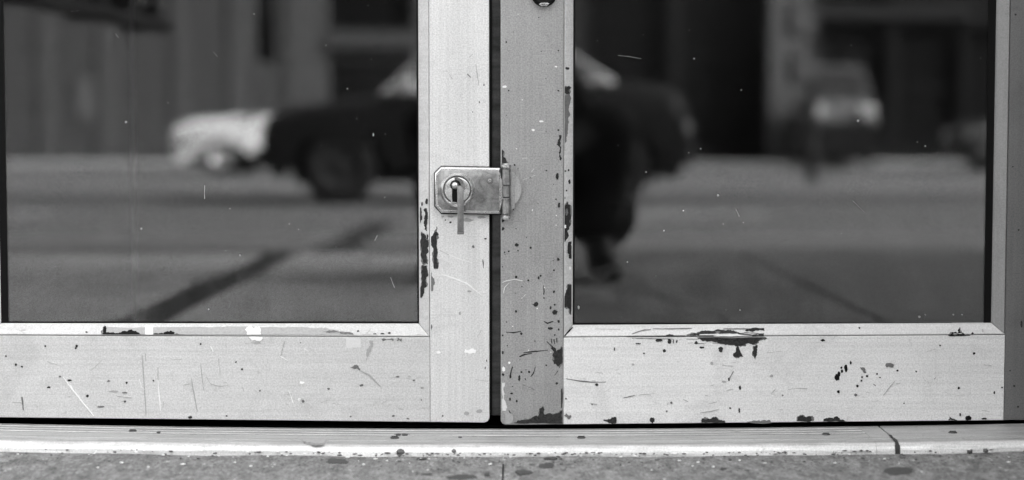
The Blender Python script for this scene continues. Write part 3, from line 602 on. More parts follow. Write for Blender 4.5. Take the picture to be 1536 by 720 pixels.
# ------------------------------------------------------------------ hasp and disc lock
hasp = empty('lock_hasp', (X(700, 322), -.002, Z(322))); tag(hasp, 'tarnished steel hasp with round lock and hanging key cover bridging the two doors', 'lock')
def hput(name, bm, mat, parent=None, smooth=True):
    bm.transform(Matrix.Translation(-hasp.location)); o = _obj(name, bm, mat, parent or hasp)
    if smooth: flatshade(o, 35)
    return o
def hp(px, py): return P(px, py, -.008)
pl = [(652, 260), (661.5, 250), (751.5, 251.5), (751.5, 279), (757, 279), (757, 296), (751.5, 296), (751.5, 321), (662, 319), (652.5, 309)]
hput('shadow_grime_plate', prism([hp(*p) for p in ((650.6, 259.4), (661, 248.8), (752, 250.3), (752, 322.8), (661.4, 321.2), (650.8, 309.8))], -.0025, -.0002), M['chip_b'])  # black rim added for the hasp's contact shadow and dirt
plate = hput('hasp_plate', prism([hp(*p) for p in pl], -.010, -.0005, .0024, 3), M['steel_b'])
pl2 = [(656, 262.5), (663.5, 254.5), (749, 255.5), (749, 316.5), (664, 314.5), (656.5, 306.5)]
hput('raised_panel', prism([hp(*p) for p in pl2], -.0112, -.009, .0008, 2), M['steel'], plate)
cx, cz = hp(686.2, 284.6); px_ = .0008
dk = hput('lock_disc', disc_lathe([(0, -.0176), (17.6*px_, -.0176), (18.8*px_, -.0172), (19.2*px_, -.0142), (20.6*px_, -.0142), (21.2*px_, -.0166), (22.2*px_, -.0168), (25.4*px_, -.0142), (26.2*px_, -.0128), (26.4*px_, -.0090)], cx, cz, 56), M['steel_b'])
hput('disc_groove', disc_lathe([(18.9*px_, -.0150), (20.9*px_, -.0150), (21.0*px_, -.0140)], cx, cz, 56), M['scr_d'], dk)
bx_, bz = hp(683.5, 277.8)
# keyhole: round top and a slot below, filled with the dark of the lock
kh = [(bx_+8*px_*math.cos(a), bz+8*px_*math.sin(a)) for a in [R(-60+i*300/14) for i in range(15)]]
x0, z0 = hp(678.6, 303); x1, _ = hp(688.5, 303)
kh = [(x1, z0), (x1, bz-5*px_)]+[p for p in kh if p[1] > bz-5*px_]+[(x0, bz-5*px_), (x0, z0)]
hput('keyhole', prism(kh, -.0180, -.0172), M['chip_b'], dk, False)
fr = [hp(676.8, 290), hp(678.6, 290), hp(678.6, 303), hp(689, 303), hp(689, 304.8), hp(676.8, 304.8)]
hput('keyhole_rim', prism(fr, -.0190, -.0172, .0004, 1), M['steel_b'], dk)
hput('pivot_dome', disc_lathe([(0, -.0228), (2.4*px_, -.0225), (4.2*px_, -.0214), (5.5*px_, -.0196), (5.8*px_, -.0176)], bx_, bz, 28), M['steel_b'], dk)
# swinging cover: a curved arm over the right of the keyhole and a long strip hanging from it
arm = []
for i in range(13): a = R(95-i*115/12); arm.append((bx_+14.5*px_*math.cos(a), bz+13*px_*math.sin(a)-1*px_))
for i in range(13): a = R(-20+i*115/12); arm.append((bx_+8.3*px_*math.cos(a), bz+8.3*px_*math.sin(a)))
kc = hput('key_cover', prism(arm, -.0205, -.0172, .0007, 2), M['steel'])
st = [hp(686.3, 280), hp(690.5, 277.5), hp(696, 283), hp(696.2, 346.5), hp(686.7, 346.5)]
bm = prism(st, -.0225, -.0205, .0006, 2); hput('cover_strip', bm, M['steel_d'], kc)
st = [hp(686.4, 346.6), hp(696.5, 346.6), hp(696.3, 350.6), hp(686.8, 350.6)]
hput('strip_tip', prism(st, -.0235, -.0198, .0006, 2), M['chip_g'], kc)
line_x, line_z = hp(686.2, 264)
hput('disc_notch', prism([hp(685.8, 264.5), hp(686.8, 264.5), hp(686.8, 271), hp(685.8, 271)], -.0179, -.0172), M['scr_d'], dk, False)
rx, rz_ = hp(735, 271)
hput('rivet_seat', disc_lathe([(0, -.0116), (5.2*px_, -.0116), (5.3*px_, -.010)], rx, rz_, 24), M['chip_g'], plate)
hput('rivet', disc_lathe([(0, -.0136), (2.2*px_, -.0133), (3.4*px_, -.0122), (3.8*px_, -.0108)], rx, rz_, 24), M['steel_b'], plate)
# hinge: leaf disc on the right door, three knuckles, pin
lx0, lz0 = hp(752, 284); arc = [(X(752.5, 300), lz0+30*px_)]+[(lx0+30*px_*math.cos(R(88-i*176/30)), lz0+30*px_*math.sin(R(88-i*176/30))) for i in range(31)]+[(X(752.5, 300), lz0-30*px_)]
lf = hput('hinge_leaf', prism(arc, -.0040, .0002, .0022, 3), M['leaf'])
kx, _ = hp(759.6, 285); ky = -.0085
def knuckle(name, py0, py1, r, mat, cap=.0008):
    za, zb_ = Z(py0, -.012), Z(py1, -.012)
    return hput(name, zlathe([(0, zb_), (r-cap, zb_), (r, zb_+cap), (r, za-cap), (r-cap, za), (0, za)], kx, ky, 24), mat)
knuckle('knuckle', 254.2, 278, .0056, M['steel']); knuckle('knuckle', 278.8, 296, .0054, M['steel']); knuckle('knuckle', 296.8, 321.3, .0056, M['steel'])
knuckle('pin_head', 245, 253.6, .0064, M['steel_b'], .0022); knuckle('pin_end', 322, 329.5, .0050, M['steel_b'], .0012)
hput('leaf_web', prism([(kx+.002, Z(255)), (kx+.010, Z(258)), (kx+.010, Z(312)), (kx+.002, Z(318))], -.006, -.002, .001), M['paint_rv'], lf)
obj = obj_mark
mark(ZR['meet'], [(752, 226), (755, 226), (756, 236), (760, 242), (763, 248), (753, 248)], 'chip')
for c in ((664, 325, 6, 2), (700, 330, 20, 6), (722, 326, 14, 5), (676, 325, 12, 3)): dot(ZL['meet'], *c, 'chip_m')
dot(ZR['meet'], 752, 331, 10, 5); dot(ZR['meet'], 754, 343, 5, 5); dot(ZR['meet'], 774, 343, 2); dot(ZR['meet'], 770, 314, 2.4)

# ------------------------------------------------------------------ threshold
M['grime'] = plain('grime_in_grooves', .045, .7, var=.5, scale=120)
M['screw'] = plain('rusty_screw', .07, .45, .6, var=.4, scale=400)
thr_o = empty('door_threshold', (0, -.05, 0)); tag(thr_o, 'worn ribbed aluminium threshold with screws, running under both doors', 'threshold')
TZ = Z(643.8)                                             # tread level at the doors
prof = [(.003, -.03), (.003, TZ)]; GROOVE = []
for y0 in (-.008, -.024, -.040):
    GROOVE.append(len(prof)+1); prof += [(y0, TZ), (y0-.0006, TZ-.0009), (y0-.0070, TZ-.0009), (y0-.0076, TZ)]
prof += [(-.060, TZ-.0004), (-.074, TZ-.0010), (-.0745, TZ-.0022), (-.077, TZ-.0022), (-.0775, TZ-.0008), (-.090, TZ-.0012), (-.098, TZ-.0026), (-.1025, TZ-.0062), (-.1040, TZ-.0100), (-.1043, -.03)]
def seg(xa0, xa1, name, ribs=True):
    """xa0/xa1: functions y -> x of the ends"""
    bm = bmesh.new(); rows = []
    N = 60
    for i in range(N+1):
        row = []
        for (y, z) in prof:
            x = xa0(y)+(xa1(y)-xa0(y))*i/N
            zz = z if (ribs or y < -.05 or y > 0) else TZ-.0002
            row.append(bm.verts.new((x, y+.05, zz+bow(x))))
        rows.append(row)
    for a, b in zip(rows, rows[1:]):
        for j in range(len(prof)-1):
            f_ = bm.faces.new((a[j], a[j+1], b[j+1], b[j])); f_.material_index = 1 if ribs and j in GROOVE else 0
    bm.faces.new(rows[0][::-1]); bm.faces.new(rows[-1])
    return flatshade(_obj(name, bm, [M['thr'], M['grime']], thr_o), 50)
def crack(y):                                             # the oblique butt joint near the right end
    t = min(max(-y/.106, 0), 1); return X(1319, 640)+(X(1347, 668)*.947-X(1319, 640))*t
cut = X(1287, 645)
seg(lambda y: XL-.04, lambda y: cut-.0002, 'saddle_bar'); seg(lambda y: cut+.0002, lambda y: crack(y)-.0012, 'saddle_bar', False)
s3 = seg(lambda y: crack(y)+.0012, lambda y: XR+.05, 'saddle_bar', False); 
bm = bmesh.new(); rows = []
for (y, zz) in prof[-10:]:
    t = -y/.106; wj = .0010+.0016*t*t+.0005*math.sin(60*t); c = crack(y)
    rows.append([bm.verts.new((c+s*wj, y+.05-(.0009 if t > .85 else 0), zz+bow(c)+(.0009 if zz > -.01 else 0))) for s in (-1, 0, 1)])
for a, b in zip(rows, rows[1:]):
    for j in (0, 1): bm.faces.new((a[j], a[j+1], b[j+1], b[j]))
_obj('tar_seam', bm, M['tar'], thr_o, True)
for (sx_, sy_) in ((199, 650), (592, 656), (872, 655.5), (1239, 653.5), (1429, 653.5)):
    x, y = G(sx_, sy_+1, TZ); zz = TZ+bow(x)-.001
    bm = zlathe([(0, zz+.0026), (.0028, zz+.0026), (.0048, zz+.0016), (.0056, zz)], x, y+.05, 20); flatshade(_obj('screw', bm, M['screw'], thr_o), 30)
    _obj('screw_slot', BX(x-.0036, x+.0036, y+.05-.0006, y+.05+.0006, zz+.0020, zz+.0030), M['chip_b'], thr_o)
def flatmark(name, cx, cy, w, h, mat, parent, z0=0, lift=.0006, shift=(0, 0, 0), k=14):
    """flat blot lying on a level surface, given by its place in the photograph"""
    bm = bmesh.new(); vs = []
    pts = sub_outline([(cx+w/2*math.cos(2*math.pi*i/k)*rnd.uniform(.8, 1.15), cy+h/2*math.sin(2*math.pi*i/k)*rnd.uniform(.8, 1.15)) for i in range(k)], .8, rnd, 1)
    for p in pts:
        x, y = G(p[0], p[1], z0); b = slab_z(x, y) if parent is pav else bow(x)
        vs.append(bm.verts.new((x-shift[0], y-shift[1], z0+b+lift-shift[2])))
    f = bm.faces.new(vs)
    r = bmesh.ops.extrude_face_region(bm, geom=[f])
    for v in r['geom']:
        if isinstance(v, bmesh.types.BMVert): v.co.z -= .003
    return _obj(name, bm, mat, parent)
sh = tuple(thr_o.location)
for a in ((238, 652, 7, 2), (602, 652, 24, 2), (690, 656, 6, 1.6)): flatmark('grime_spot', *a, M['gum'], thr_o, TZ, .0003, sh)
flatmark('grime_patch', 473, 665.5, 36, 7, M['chip_m'], thr_o, TZ-.002, .003, sh)
_obj('gap_shade_bed', BX(XL-.04, XR+.05, .054, .14, -.03, -.002), M['gasket'], thr_o)  # black bed added so the gap under the doors stays dark
# gum and stains on the slabs, loose grit
for a in ((506, 692.5, 36, 8), (695, 717, 46, 7), (820, 698.5, 24, 9), (786, 708.5, 26, 7), (1349, 709.5, 46, 11), (640, 712, 16, 4), (826, 688, 18, 3), (730, 712, 8, 5), (632, 689, 14, 3), (1085, 704, 10, 3), (1455, 682, 8, 4)):
    flatmark('gum_spot', *a, M['gum'], pav, .0, .0007)
grit_mat = plain('grit_stone', .10, .8, var=.4, scale=300); grit_w = plain('pale_flake', .75, .7)
def pebble(px, py, s, mat, label, sq=.75):
    x, y = G(px, py, .002); bm = bmesh.new(); bmesh.ops.create_icosphere(bm, subdivisions=2, radius=s)
    for v in bm.verts: v.co *= 1+rnd.uniform(-.16, .16); v.co.z *= sq
    zz = (TZ if y > -.10 else 0)+bow(x)+s*sq*.75
    o = _obj('pebble', bm, mat, None, True, (x, y, zz)); o.rotation_euler = (0, 0, rnd.uniform(0, 6)); tag(o, label, 'pebble', 'pebbles by the threshold'); return o
pebble(601, 679, .0046, grit_mat, 'largest dark pebble against the threshold nose, below the left door'); pebble(681, 677, .0040, M['chip_g'], 'round grey pebble on the pavement just left of the slab joint')
pebble(756, 643, .0042, M['chip_m'], 'pale flat pebble on the threshold under the gap between the doors', .5); pebble(1012, 680, .0038, grit_w, 'white flake on the pavement below the peeling patch of the right door', .35)
pebble(1478, 682, .0030, grit_mat, 'small dark pebble on the pavement at the far right', .8)
bm = bmesh.new()
for k in range(1100):
    px = rnd.uniform(-40, 1580); py = 676-8*((px-768)/768)**2+abs(rnd.gauss(0, 1))*(4 if k % 3 else 16)+1
    x, y = G(px, py, 0); b = slab_z(x, y); s = rnd.uniform(.0005, .0021)
    r = bmesh.ops.create_icosphere(bm, subdivisions=1, radius=s, matrix=Matrix.Translation((x, y, b+s*.25)) @ Matrix.Rotation(rnd.uniform(0, 6), 4, 'Z') @ Matrix.Diagonal((rnd.uniform(.8, 2.2), 1, .5, 1)))
    mi = rnd.choice((0, 0, 1))
    for v in r['verts']:
        for f in v.link_faces: f.material_index = mi
tag(_obj('grit', bm, [grit_mat, grit_w], None), 'dark and pale grit gathered along the foot of the threshold', 'grit', kind='stuff')

# ------------------------------------------------------------------ the street behind the camera, seen mirrored in the panes
def V(px, py, d):
    """where the photograph's reflection at (px, py) stands when it is d metres in front of the doors"""
    x, z = P(px, py, d); return x, z
paned = plain('dusty_dark_panes', .006, .5, var=.3, spec=.05); glassd = plain('dark_window_glass', .02, .08, var=.05); trimd = plain('dark_trim', .012, .6, spec=.15); alu = plain('grey_window_frame', .08, .45)
wallA = plain('grey_facade_stone', .05, .85, var=.18, scale=3, spec=.1); wallA2 = plain('pale_pilaster_stone', .062, .85, var=.12, scale=3, spec=.1)
wallB = plain('dark_facade_paint', .008, .8, var=.2, scale=3, spec=.1); colB = plain('pale_column_stone', .085, .8, var=.15, scale=3, spec=.1); wallC = plain('brick_coat', .022, .85, var=.2, scale=4, spec=.1)
FD = 34.0
def facade(root, x0, x1, z1, opens, wall, depth=8.0):
    """front wall of cells round its openings, each opening a recessed window with frame and pane"""
    xs_ = sorted({x0, x1, *[o[0] for o in opens], *[o[1] for o in opens]}); zs_ = sorted({-.1, z1, *[o[2] for o in opens], *[o[3] for o in opens]})
    bm = bmesh.new(); ox, oy = root.location.x, root.location.y
    for i in range(len(xs_)-1):
        run = None
        for j in range(len(zs_)-1):
            xm, zm = (xs_[i]+xs_[i+1])/2, (zs_[j]+zs_[j+1])/2
            if any(o[0] < xm < o[1] and o[2] < zm < o[3] for o in opens):
                if run is not None: box(bm, xs_[i]-ox, xs_[i+1]-ox, -.35, 0, run, zs_[j]); run = None
            elif run is None: run = zs_[j]
        if run is not None: box(bm, xs_[i]-ox, xs_[i+1]-ox, -.35, 0, run, zs_[-1])
    _obj('wall', bm, wall, root)
    _obj('body', BX(x0-ox+.02, x1-ox-.02, -depth, -.352, -.1, z1-.05), M['void'], root)
    for (a, b, c, d_) in opens:
        f = .07; bm = bmesh.new(); a -= ox; b -= ox
        box(bm, a+.002, a+f, -.24, -.15, c+.002, d_-.002); box(bm, b-f, b-.002, -.24, -.15, c+.002, d_-.002); box(bm, a+f, b-f, -.24, -.15, c+.002, c+f); box(bm, a+f, b-f, -.24, -.15, d_-f, d_-.002)
        if d_-c > 1.2: box(bm, a+f, b-f, -.235, -.155, (c+d_)/2-.03, (c+d_)/2+.03)
        wn = _obj('window', bm, alu if wall is not wallB else trimd, root); _obj('pane', BX(a+.03, b-.03, -.22, -.20, c+.03, d_-.03), paned, wn)
    _obj('cornice', BX(x0-ox-.1, x1-ox+.1, -.2, .35, z1, z1+.4, .05), wall, root)
    return root
# pale stone block on the left of the reflection
xa, xb = -34.0, V(652, 200, FD)[0]
A = empty('stone_building', (xb-4, -FD, 0)); tag(A, 'grey stone building with pale pilasters, mirrored in the left door', 'building', 'buildings across the street')
op = []
def O(p0, p1, q0, q1): x0, z1_ = V(p0, q0, FD); x1, z0_ = V(p1, q1, FD); return (x0, x1, max(z0_, .02), z1_)
op += [(O(376, 413, -70, 96)), (O(486, 622, -60, 236))]
for k in range(7):
    xx = -33+k*3.1
    if xx < V(-90, 200, FD)[0]-1.6: op.append((xx, xx+1.6, 1.1, 3.2))
for lv in range(2):
    for k in range(9): xx = -33+k*3.5; op.append((xx, xx+1.5, 5.3+3.4*lv, 7.4+3.4*lv))
op = [o for o in op if o[1] < xb-.2]
facade(A, xa, xb, 12.6, op, wallA)
for (p0, p1) in ((148, 176), (262, 283), (345, 371), (430, 478), (60, 78)):
    x0, x1 = V(p0, 200, FD)[0], V(p1, 200, FD)[0]; _obj('pilaster', BX(x0-A.location.x, x1-A.location.x, -.01, .05, -.1, 4.6, .01), wallA2, A)
_obj('string_course', BX(xa-A.location.x, xb-A.location.x, -.012, .22, 4.6, 4.9, .02), wallA2, A)
x0, z1_ = V(115, 118, FD); x1, z0_ = V(141, 178, FD); _obj('pale_window_board', BX(x0-A.location.x, x1-A.location.x, .005, .05, z0_, z1_), colB, A)  # flat pale board standing in for a light window
x0, z1_ = V(486, 45, FD); x1, z0_ = V(622, 72, FD); _obj('fascia', BX(x0-A.location.x, x1-A.location.x, -.14, .05, z0_, z1_), wallA, A)
# dark block on the right of the reflection
B = empty('dark_building', (8, -FD, 0)); tag(B, 'dark painted building with one pale stone column, mirrored in the right door', 'building', 'buildings across the street')
op = [O(880, 1000, -90, 150), O(1020, 1135, -60, 225), O(1235, 1330, -60, 225), O(1345, 1440, 40, 225), O(1450, 1560, 40, 225)]
for lv in range(2):
    for k in range(7): xx = 0.5+k*3.6; op.append((xx, xx+1.9, 5.4+3.5*lv, 7.6+3.5*lv))
for k in range(4): xx = 13.5+k*3.2; op.append((xx, xx+2.2, .4, 3.3))
facade(B, xb+.06, 27, 13.4, op, wallB)
for (p0, p1) in ((1148, 1218), (840, 872)):
    x0, x1 = V(p0, 200, FD)[0], V(p1, 200, FD)[0]; _obj('column', BX(x0-8, x1-8, -.01, .35, -.1, 4.4, .05), colB if p0 > 1000 else wallC, B)
_obj('fascia', BX(V(1225, 10, FD)[0]-8, V(1460, 10, FD)[0]-8, .002, .12, V(0, 28, FD)[1], V(0, 8, FD)[1]), wallC, B)
Cb = empty('brick_building', (36, -FD, 0)); tag(Cb, 'brick building at the far right end of the mirrored street', 'building', 'buildings across the street')
facade(Cb, 27.1, 60, 11, [(28+k*4, 30+k*4, 1+lv*3.6, 3.2+lv*3.6) for k in range(7) for lv in range(3)], wallC)
Db = empty('rendered_building', (-48, -FD, 0)); tag(Db, 'plain rendered building at the far left end of the mirrored street', 'building', 'buildings across the street')
facade(Db, -60, -34.1, 10, [(-59+k*4, -57+k*4, 1+lv*3.4, 3.0+lv*3.4) for k in range(6) for lv in range(3)], wallA2)

# ---- cars
rub = plain('tyre_rubber', .010, .85, spec=.1); hub = plain('hub_steel', .45, .35, .7); lampw = plain('lamp_glass', .75, .15); lampr = plain('tail_lamp', .12, .2); chrome = plain('bumper_chrome', .6, .2, .9, var=.05)
def carpaint(name, v, coat=.6):
    n = NB(name); n.col(n.rng(n.noise(4, 4), .3, .7, v*.92, v*1.06)); n.rough(.4); n.b.inputs['Coat Weight'].default_value = coat; n.b.inputs['Specular IOR Level'].default_value = .25 if v > .01 else .08; n.b.inputs['Coat Roughness'].default_value = .08; return n.m
def wheel(parent, x, y, r, wd, side, hubm=None):
    g = empty('wheel', (x, y, r), 0, parent)
    _obj('tyre', disc_lathe([(r*.62, -wd/2), (r*.86, -wd/2-.004), (r*.96, -wd/2+.02), (r, -wd*.25), (r, wd*.25), (r*.96, wd/2-.02), (r*.86, wd/2+.004), (r*.62, wd/2)], 0, 0, 32), rub, g, True)
    s_ = side
    flatshade(_obj('rim', disc_lathe([(r*.63, s_*wd*.48), (r*.58, s_*wd*.5), (r*.5, s_*wd*.34), (r*.22, s_*wd*.30), (r*.18, s_*wd*.44), (0, s_*wd*.46)], 0, 0, 24), hubm or hub, g), 30)
def make_car(name, loc, rz, L, W, body, cabin, wb, fo, r, pm, roofm, label, tall=0, hubm=None):
    """nose points to -x. body: upper outline (x from nose, z); cabin: (x, z) base-front, roof-front, roof-rear, base-rear"""
    c = empty(name, loc, rz); tag(c, label, 'car', 'cars standing in the street')
    h0 = -L/2; sill = .20+tall
    low = []
    def arch(cx, n=9): return [(cx+(r+.055)*math.cos(a), max(r+(r+.055)*math.sin(a), sill)) for a in [R(180-i*180/n) for i in range(n+1)]]
    fw, rw = h0+fo, h0+fo+wb
    poly = [(h0+x, z) for x, z in body]                      # nose to tail over the top
    poly += [(L/2-.03, sill+.12), (L/2-.12, sill)]+arch(rw)[::-1]+arch(fw)[::-1]+[(h0+.12, sill), (h0+.02, sill+.14)]
    bm = bmesh.new(); sec = []
    for yv, ins in ((-W/2, .30), (-W/2+.03, .13), (-W/2+.12, .03), (-W/2+.3, .0), (W/2-.3, .0), (W/2-.12, .03), (W/2-.03, .13), (W/2, .30)):
        row = []
        zt_ = max(p[1] for p in poly)
        for (x, z) in poly:
            k = ins if z > .55 else ins*.4
            row.append(bm.verts.new((x*(1-k*.06), yv*(1-.10*max(0, (z-.5))), z-k*.5*(1 if z > .55 else 0))))
        sec.append(row)
    n = len(poly)
    for a, b in zip(sec, sec[1:]):
        for i in range(n): bm.faces.new((a[i], b[i], b[(i+1) % n], a[(i+1) % n]))
    bm.faces.new(sec[0]); bm.faces.new(sec[-1][::-1])
    bd = flatshade(_obj('body', bm, pm, c), 40)
    (x1, z1), (x2, z2), (x3, z3), (x4, z4) = [(h0+x, z) for x, z in cabin]
    yb, yt = W/2-.09, W/2-.27
    cs = [(x1, yb, z1), (x2, yt, z2), (x2+.12, yt, z2+.04), ((x2+x3)/2, yt-.02, z2+.065), (x3-.15, yt, z3+.035), (x3, yt, z3), (x4, yb, z4)]
    bm = bmesh.new(); a = [bm.verts.new((x, y_, z)) for x, y_, z in cs]; b = [bm.verts.new((x, -y_, z)) for x, y_, z in cs]
    for i in range(6): bm.faces.new((a[i], a[i+1], b[i+1], b[i]))
    bm.faces.new(a[::-1]); bm.faces.new(b); bm.faces.new((a[0], b[0], b[6], a[6]))
    bmesh.ops.bevel(bm, geom=[e for e in bm.edges if e.calc_length() > .2], offset=.03, segments=2, affect='EDGES')
    cb = flatshade(_obj('cabin', bm, roofm, c), 40)
    def lerp(p, q, t): return tuple(p[i]+(q[i]-p[i])*t for i in range(3))
    def panel(name, P4, nrm, parent=cb, mat=glassd):
        bm = bmesh.new(); nv = Vector(nrm).normalized()*.012
        v = [bm.verts.new(Vector(p)+nv) for p in P4]; u = [bm.verts.new(Vector(p)-nv*1.5) for p in P4]
        bm.faces.new(v); bm.faces.new(u[::-1])
        for i in range(4): bm.faces.new((v[i], u[i], u[(i+1) % 4], v[(i+1) % 4]))
        return _obj(name, bm, mat, parent)
    def quad(A_, B_, C_, D_, m=.07, mv=.12):
        l0, l1 = lerp(A_, B_, mv), lerp(A_, B_, 1-mv); r0, r1 = lerp(D_, C_, mv), lerp(D_, C_, 1-mv)
        return [lerp(l0, r0, m), lerp(l1, r1, m), lerp(l1, r1, 1-m), lerp(l0, r0, 1-m)]
    panel('windscreen', quad((x1, yb, z1), (x2, yt, z2), (x2, -yt, z2), (x1, -yb, z1)), (-(z2-z1), 0, x2-x1)); panel('rear_window', quad((x4, yb, z4), (x3, yt, z3), (x3, -yt, z3), (x4, -yb, z4)), (z3-z4, 0, x4-x3))
    xm0, xm1 = (x1+x4)/2+.02, (x2+x3)/2+.02
    for s_ in (1, -1):
        nn = (0, s_*(z2-z1), yb-yt)
        panel('side_window', quad((x1, s_*yb, z1), (x2, s_*yt, z2), (xm1, s_*yt, z2), (xm0, s_*yb, z1), .05), nn); panel('side_window', quad((xm0, s_*yb, z1), (xm1, s_*yt, z2), (x3, s_*yt, z3), (x4, s_*yb, z4), .05), nn)
        wheel(c, fw, s_*(W/2-.115), r, .18, s_, hubm); wheel(c, rw, s_*(W/2-.115), r, .18, s_, hubm)
        nz = body[1][1]-.12
        hl = _obj('headlight', disc_lathe([(0, -.03), (.05, -.028), (.085, -.012), (.092, .02), (.095, .05)], 0, 0, 20), lampw, c, True, (h0+.02, s_*(W/2-.22), nz)); hl.rotation_euler = (0, 0, -math.pi/2)
        _obj('tail_light', BX(L/2-.03, L/2+.025, s_*(W/2-.18)-.09, s_*(W/2-.18)+.09, body[-1][1]-.17, body[-1][1]-.05, .012), lampr, c)
        _obj('door_handle', BX(xm0-.02, xm0+.13, s_*(W/2-.012)-.02, s_*(W/2-.012)+.02, z1-.16, z1-.12, .006), chrome, c)
        _obj('mirror', BX(x1+.18, x1+.27, s_*(W/2+.02)-.07, s_*(W/2+.02)+.07, z1+.02, z1+.13, .02), roofm, c)
    _obj('underbody', BX(h0+.25, L/2-.25, -W/2+.235, W/2-.235, sill-.03, .58), trimd, c)
    _obj('bumper', BX(h0-.05, h0+.06, -W/2+.04, W/2-.04, sill+.10, sill+.26, .03), trimd, c); _obj('bumper', BX(L/2-.06, L/2+.05, -W/2+.04, W/2-.04, sill+.12, sill+.28, .03), trimd, c)
    _obj('grille', BX(h0-.012, h0+.03, -W/2+.36, W/2-.36, sill+.30, body[1][1]-.06, .01), trimd, c); _obj('number_plate', BX(L/2+.048, L/2+.056, -.24, .24, sill+.14, sill+.25), lampw, c)
    return c
SED = [(0, .56), (.04, .70), (.25, .80), (1.0, .90), (1.15, .93), (2.55, .98), (2.75, 1.02), (3.3, 1.0), (3.44, .93), (3.5, .72)]
xs0, xs1 = V(418, 200, 12.2)[0], V(985, 200, 12.6)[0]
make_car('parked_sedan', ((xs0+xs1)/2, -12.3, -.13), R(-7), 3.5, 1.58, SED, ((.95, .89), (1.45, 1.36), (2.35, 1.38), (2.92, .99)), 2.25, .62, .31, carpaint('dark_car_paint', .004, .08), carpaint('pale_roof_paint', .38, .3), 'dark small sedan with paler roof mirrored behind the door edges, largest car in the reflection', 0, trimd)
xw = V(272, 200, 25.5)[0]
WHT = [(0, .58), (.05, .80), (.35, .90), (1.25, .97), (1.4, 1.0), (3.0, 1.02), (3.3, 1.04), (4.0, 1.0), (4.2, .92), (4.25, .75)]
make_car('parked_coupe', (xw+2.12, -25.5, -.13), R(3), 4.25, 1.7, WHT, ((1.25, .96), (1.50, 1.07), (2.8, 1.06), (3.5, 1.02)), 2.5, .85, .33, carpaint('white_car_paint', .62), plain('black_hood_cloth', .01, .9), 'low white car with its black hood folded, mirrored at mid left behind the dark sedan')
xv = V(1280, 160, 30)[0]
VAN = [(0, .9), (.05, 1.12), (.3, 1.24), (.8, 1.30), (.95, 1.32), (3.6, 1.34), (4.2, 1.34), (4.3, 1.3), (4.36, 1.2), (4.4, .9)]
make_car('delivery_van', (xv, -31.0+1.2-2.3, -.13), R(-90+6+180), 4.4, 1.40, VAN, ((.85, 1.30), (1.3, 1.95), (3.9, 2.0), (4.3, 1.32)), 2.6, .8, .34, carpaint('pale_van_paint', .11, .3), carpaint('pale_van_roof', .06, .3), 'pale van with two light lamps and dark lower panel, mirrored right of the pale column', .12)
van = bpy.data.objects['delivery_van']
_obj('lower_panel', BX(2.19, 2.275, -.68, .68, .22, .92, .02), trimd, van)
for s_ in (-.48, .48): _obj('lamp_cluster', BX(2.20, 2.26, s_-.13, s_+.13, 1.0, 1.24, .02), plain('pale_lamp_lens', .45, .3), van)
xg = V(1442, 180, 28)[0]
make_car('parked_hatchback', (xg+2.0, -28.5, -.13), R(-4), 4.0, 1.65, [(0, .6), (.05, .78), (.3, .88), (1.1, .95), (1.2, .97), (3.0, 1.0), (3.6, 1.02), (3.9, .98), (3.97, .9), (4.0, .7)], ((1.0, .94), (1.6, 1.4), (3.3, 1.42), (3.85, 1.0)), 2.4, .75, .31, carpaint('grey_car_paint', .045), carpaint('grey_roof_paint', .045), 'dim grey hatchback mirrored at the right edge of the right door')
# ---- pole with a push-button box and a small plate
pd = 19.0; xp = V(1221, 100, pd)[0]
pole = empty('signal_pole', (xp, -pd, -.13)); tag(pole, 'dark street pole carrying two pale boxes, mirrored beside the pale column', 'street pole')
_obj('post', zlathe([(.07, 0), (.07, .25), (.045, .32), (.04, 3.6), (.045, 3.62), (0, 3.66)], 0, 0, 20), trimd, pole, True)
for (p0, p1, q0, q1) in ((1184, 1218, 12, 52), (1188, 1222, 84, 122)):
    x0, z1_ = V(p0, q0, pd); x1, z0_ = V(p1, q1, pd)
    b_ = _obj('signal_box', BX(x0-xp-.03, x1-xp+.03, -.13, .09, z0_+.10, z1_+.16, .02), trimd, pole); _obj('pale_face', BX(x0-xp, x1-xp, .085, .12, z0_+.13, z1_+.13, .015), colB, b_)
# ---- vendor cart at the kerb, only its fold-out shelf shows in the pane's corner
cart = empty('vendor_cart', (-2.0, -2.9, 0)); tag(cart, 'dark street cart whose slatted shelf is mirrored in the top left corner', 'cart')
dk_ = plain('dark_cart_paint', .02, .5)
_obj('cart_body', BX(-.75, .22, -.5, .5, .40, 1.05, .015), dk_, cart)
for (wx, wy) in ((-.6, -.42), (.08, -.42), (-.6, .42), (.08, .42)): _obj('cart_wheel', disc_lathe([(.05, -.03), (.19, -.03), (.2, -.02), (.2, .02), (.19, .03), (.05, .03)], 0, 0, 24), rub, cart, True, (wx, wy, .2))
for (wx) in (-.6, .08): _obj('axle', BX(wx-.015, wx+.015, -.42, .42, .185, .215), trimd, cart); _obj('axle_bracket', BX(wx-.03, wx+.03, -.3, .3, .2, .41), trimd, cart)
def SH(px, py, d): x, z = V(px, py, d); return x-cart.location.x, z
e0 = SH(34, 2, 2.45); e1 = SH(246, 50, 3.75)
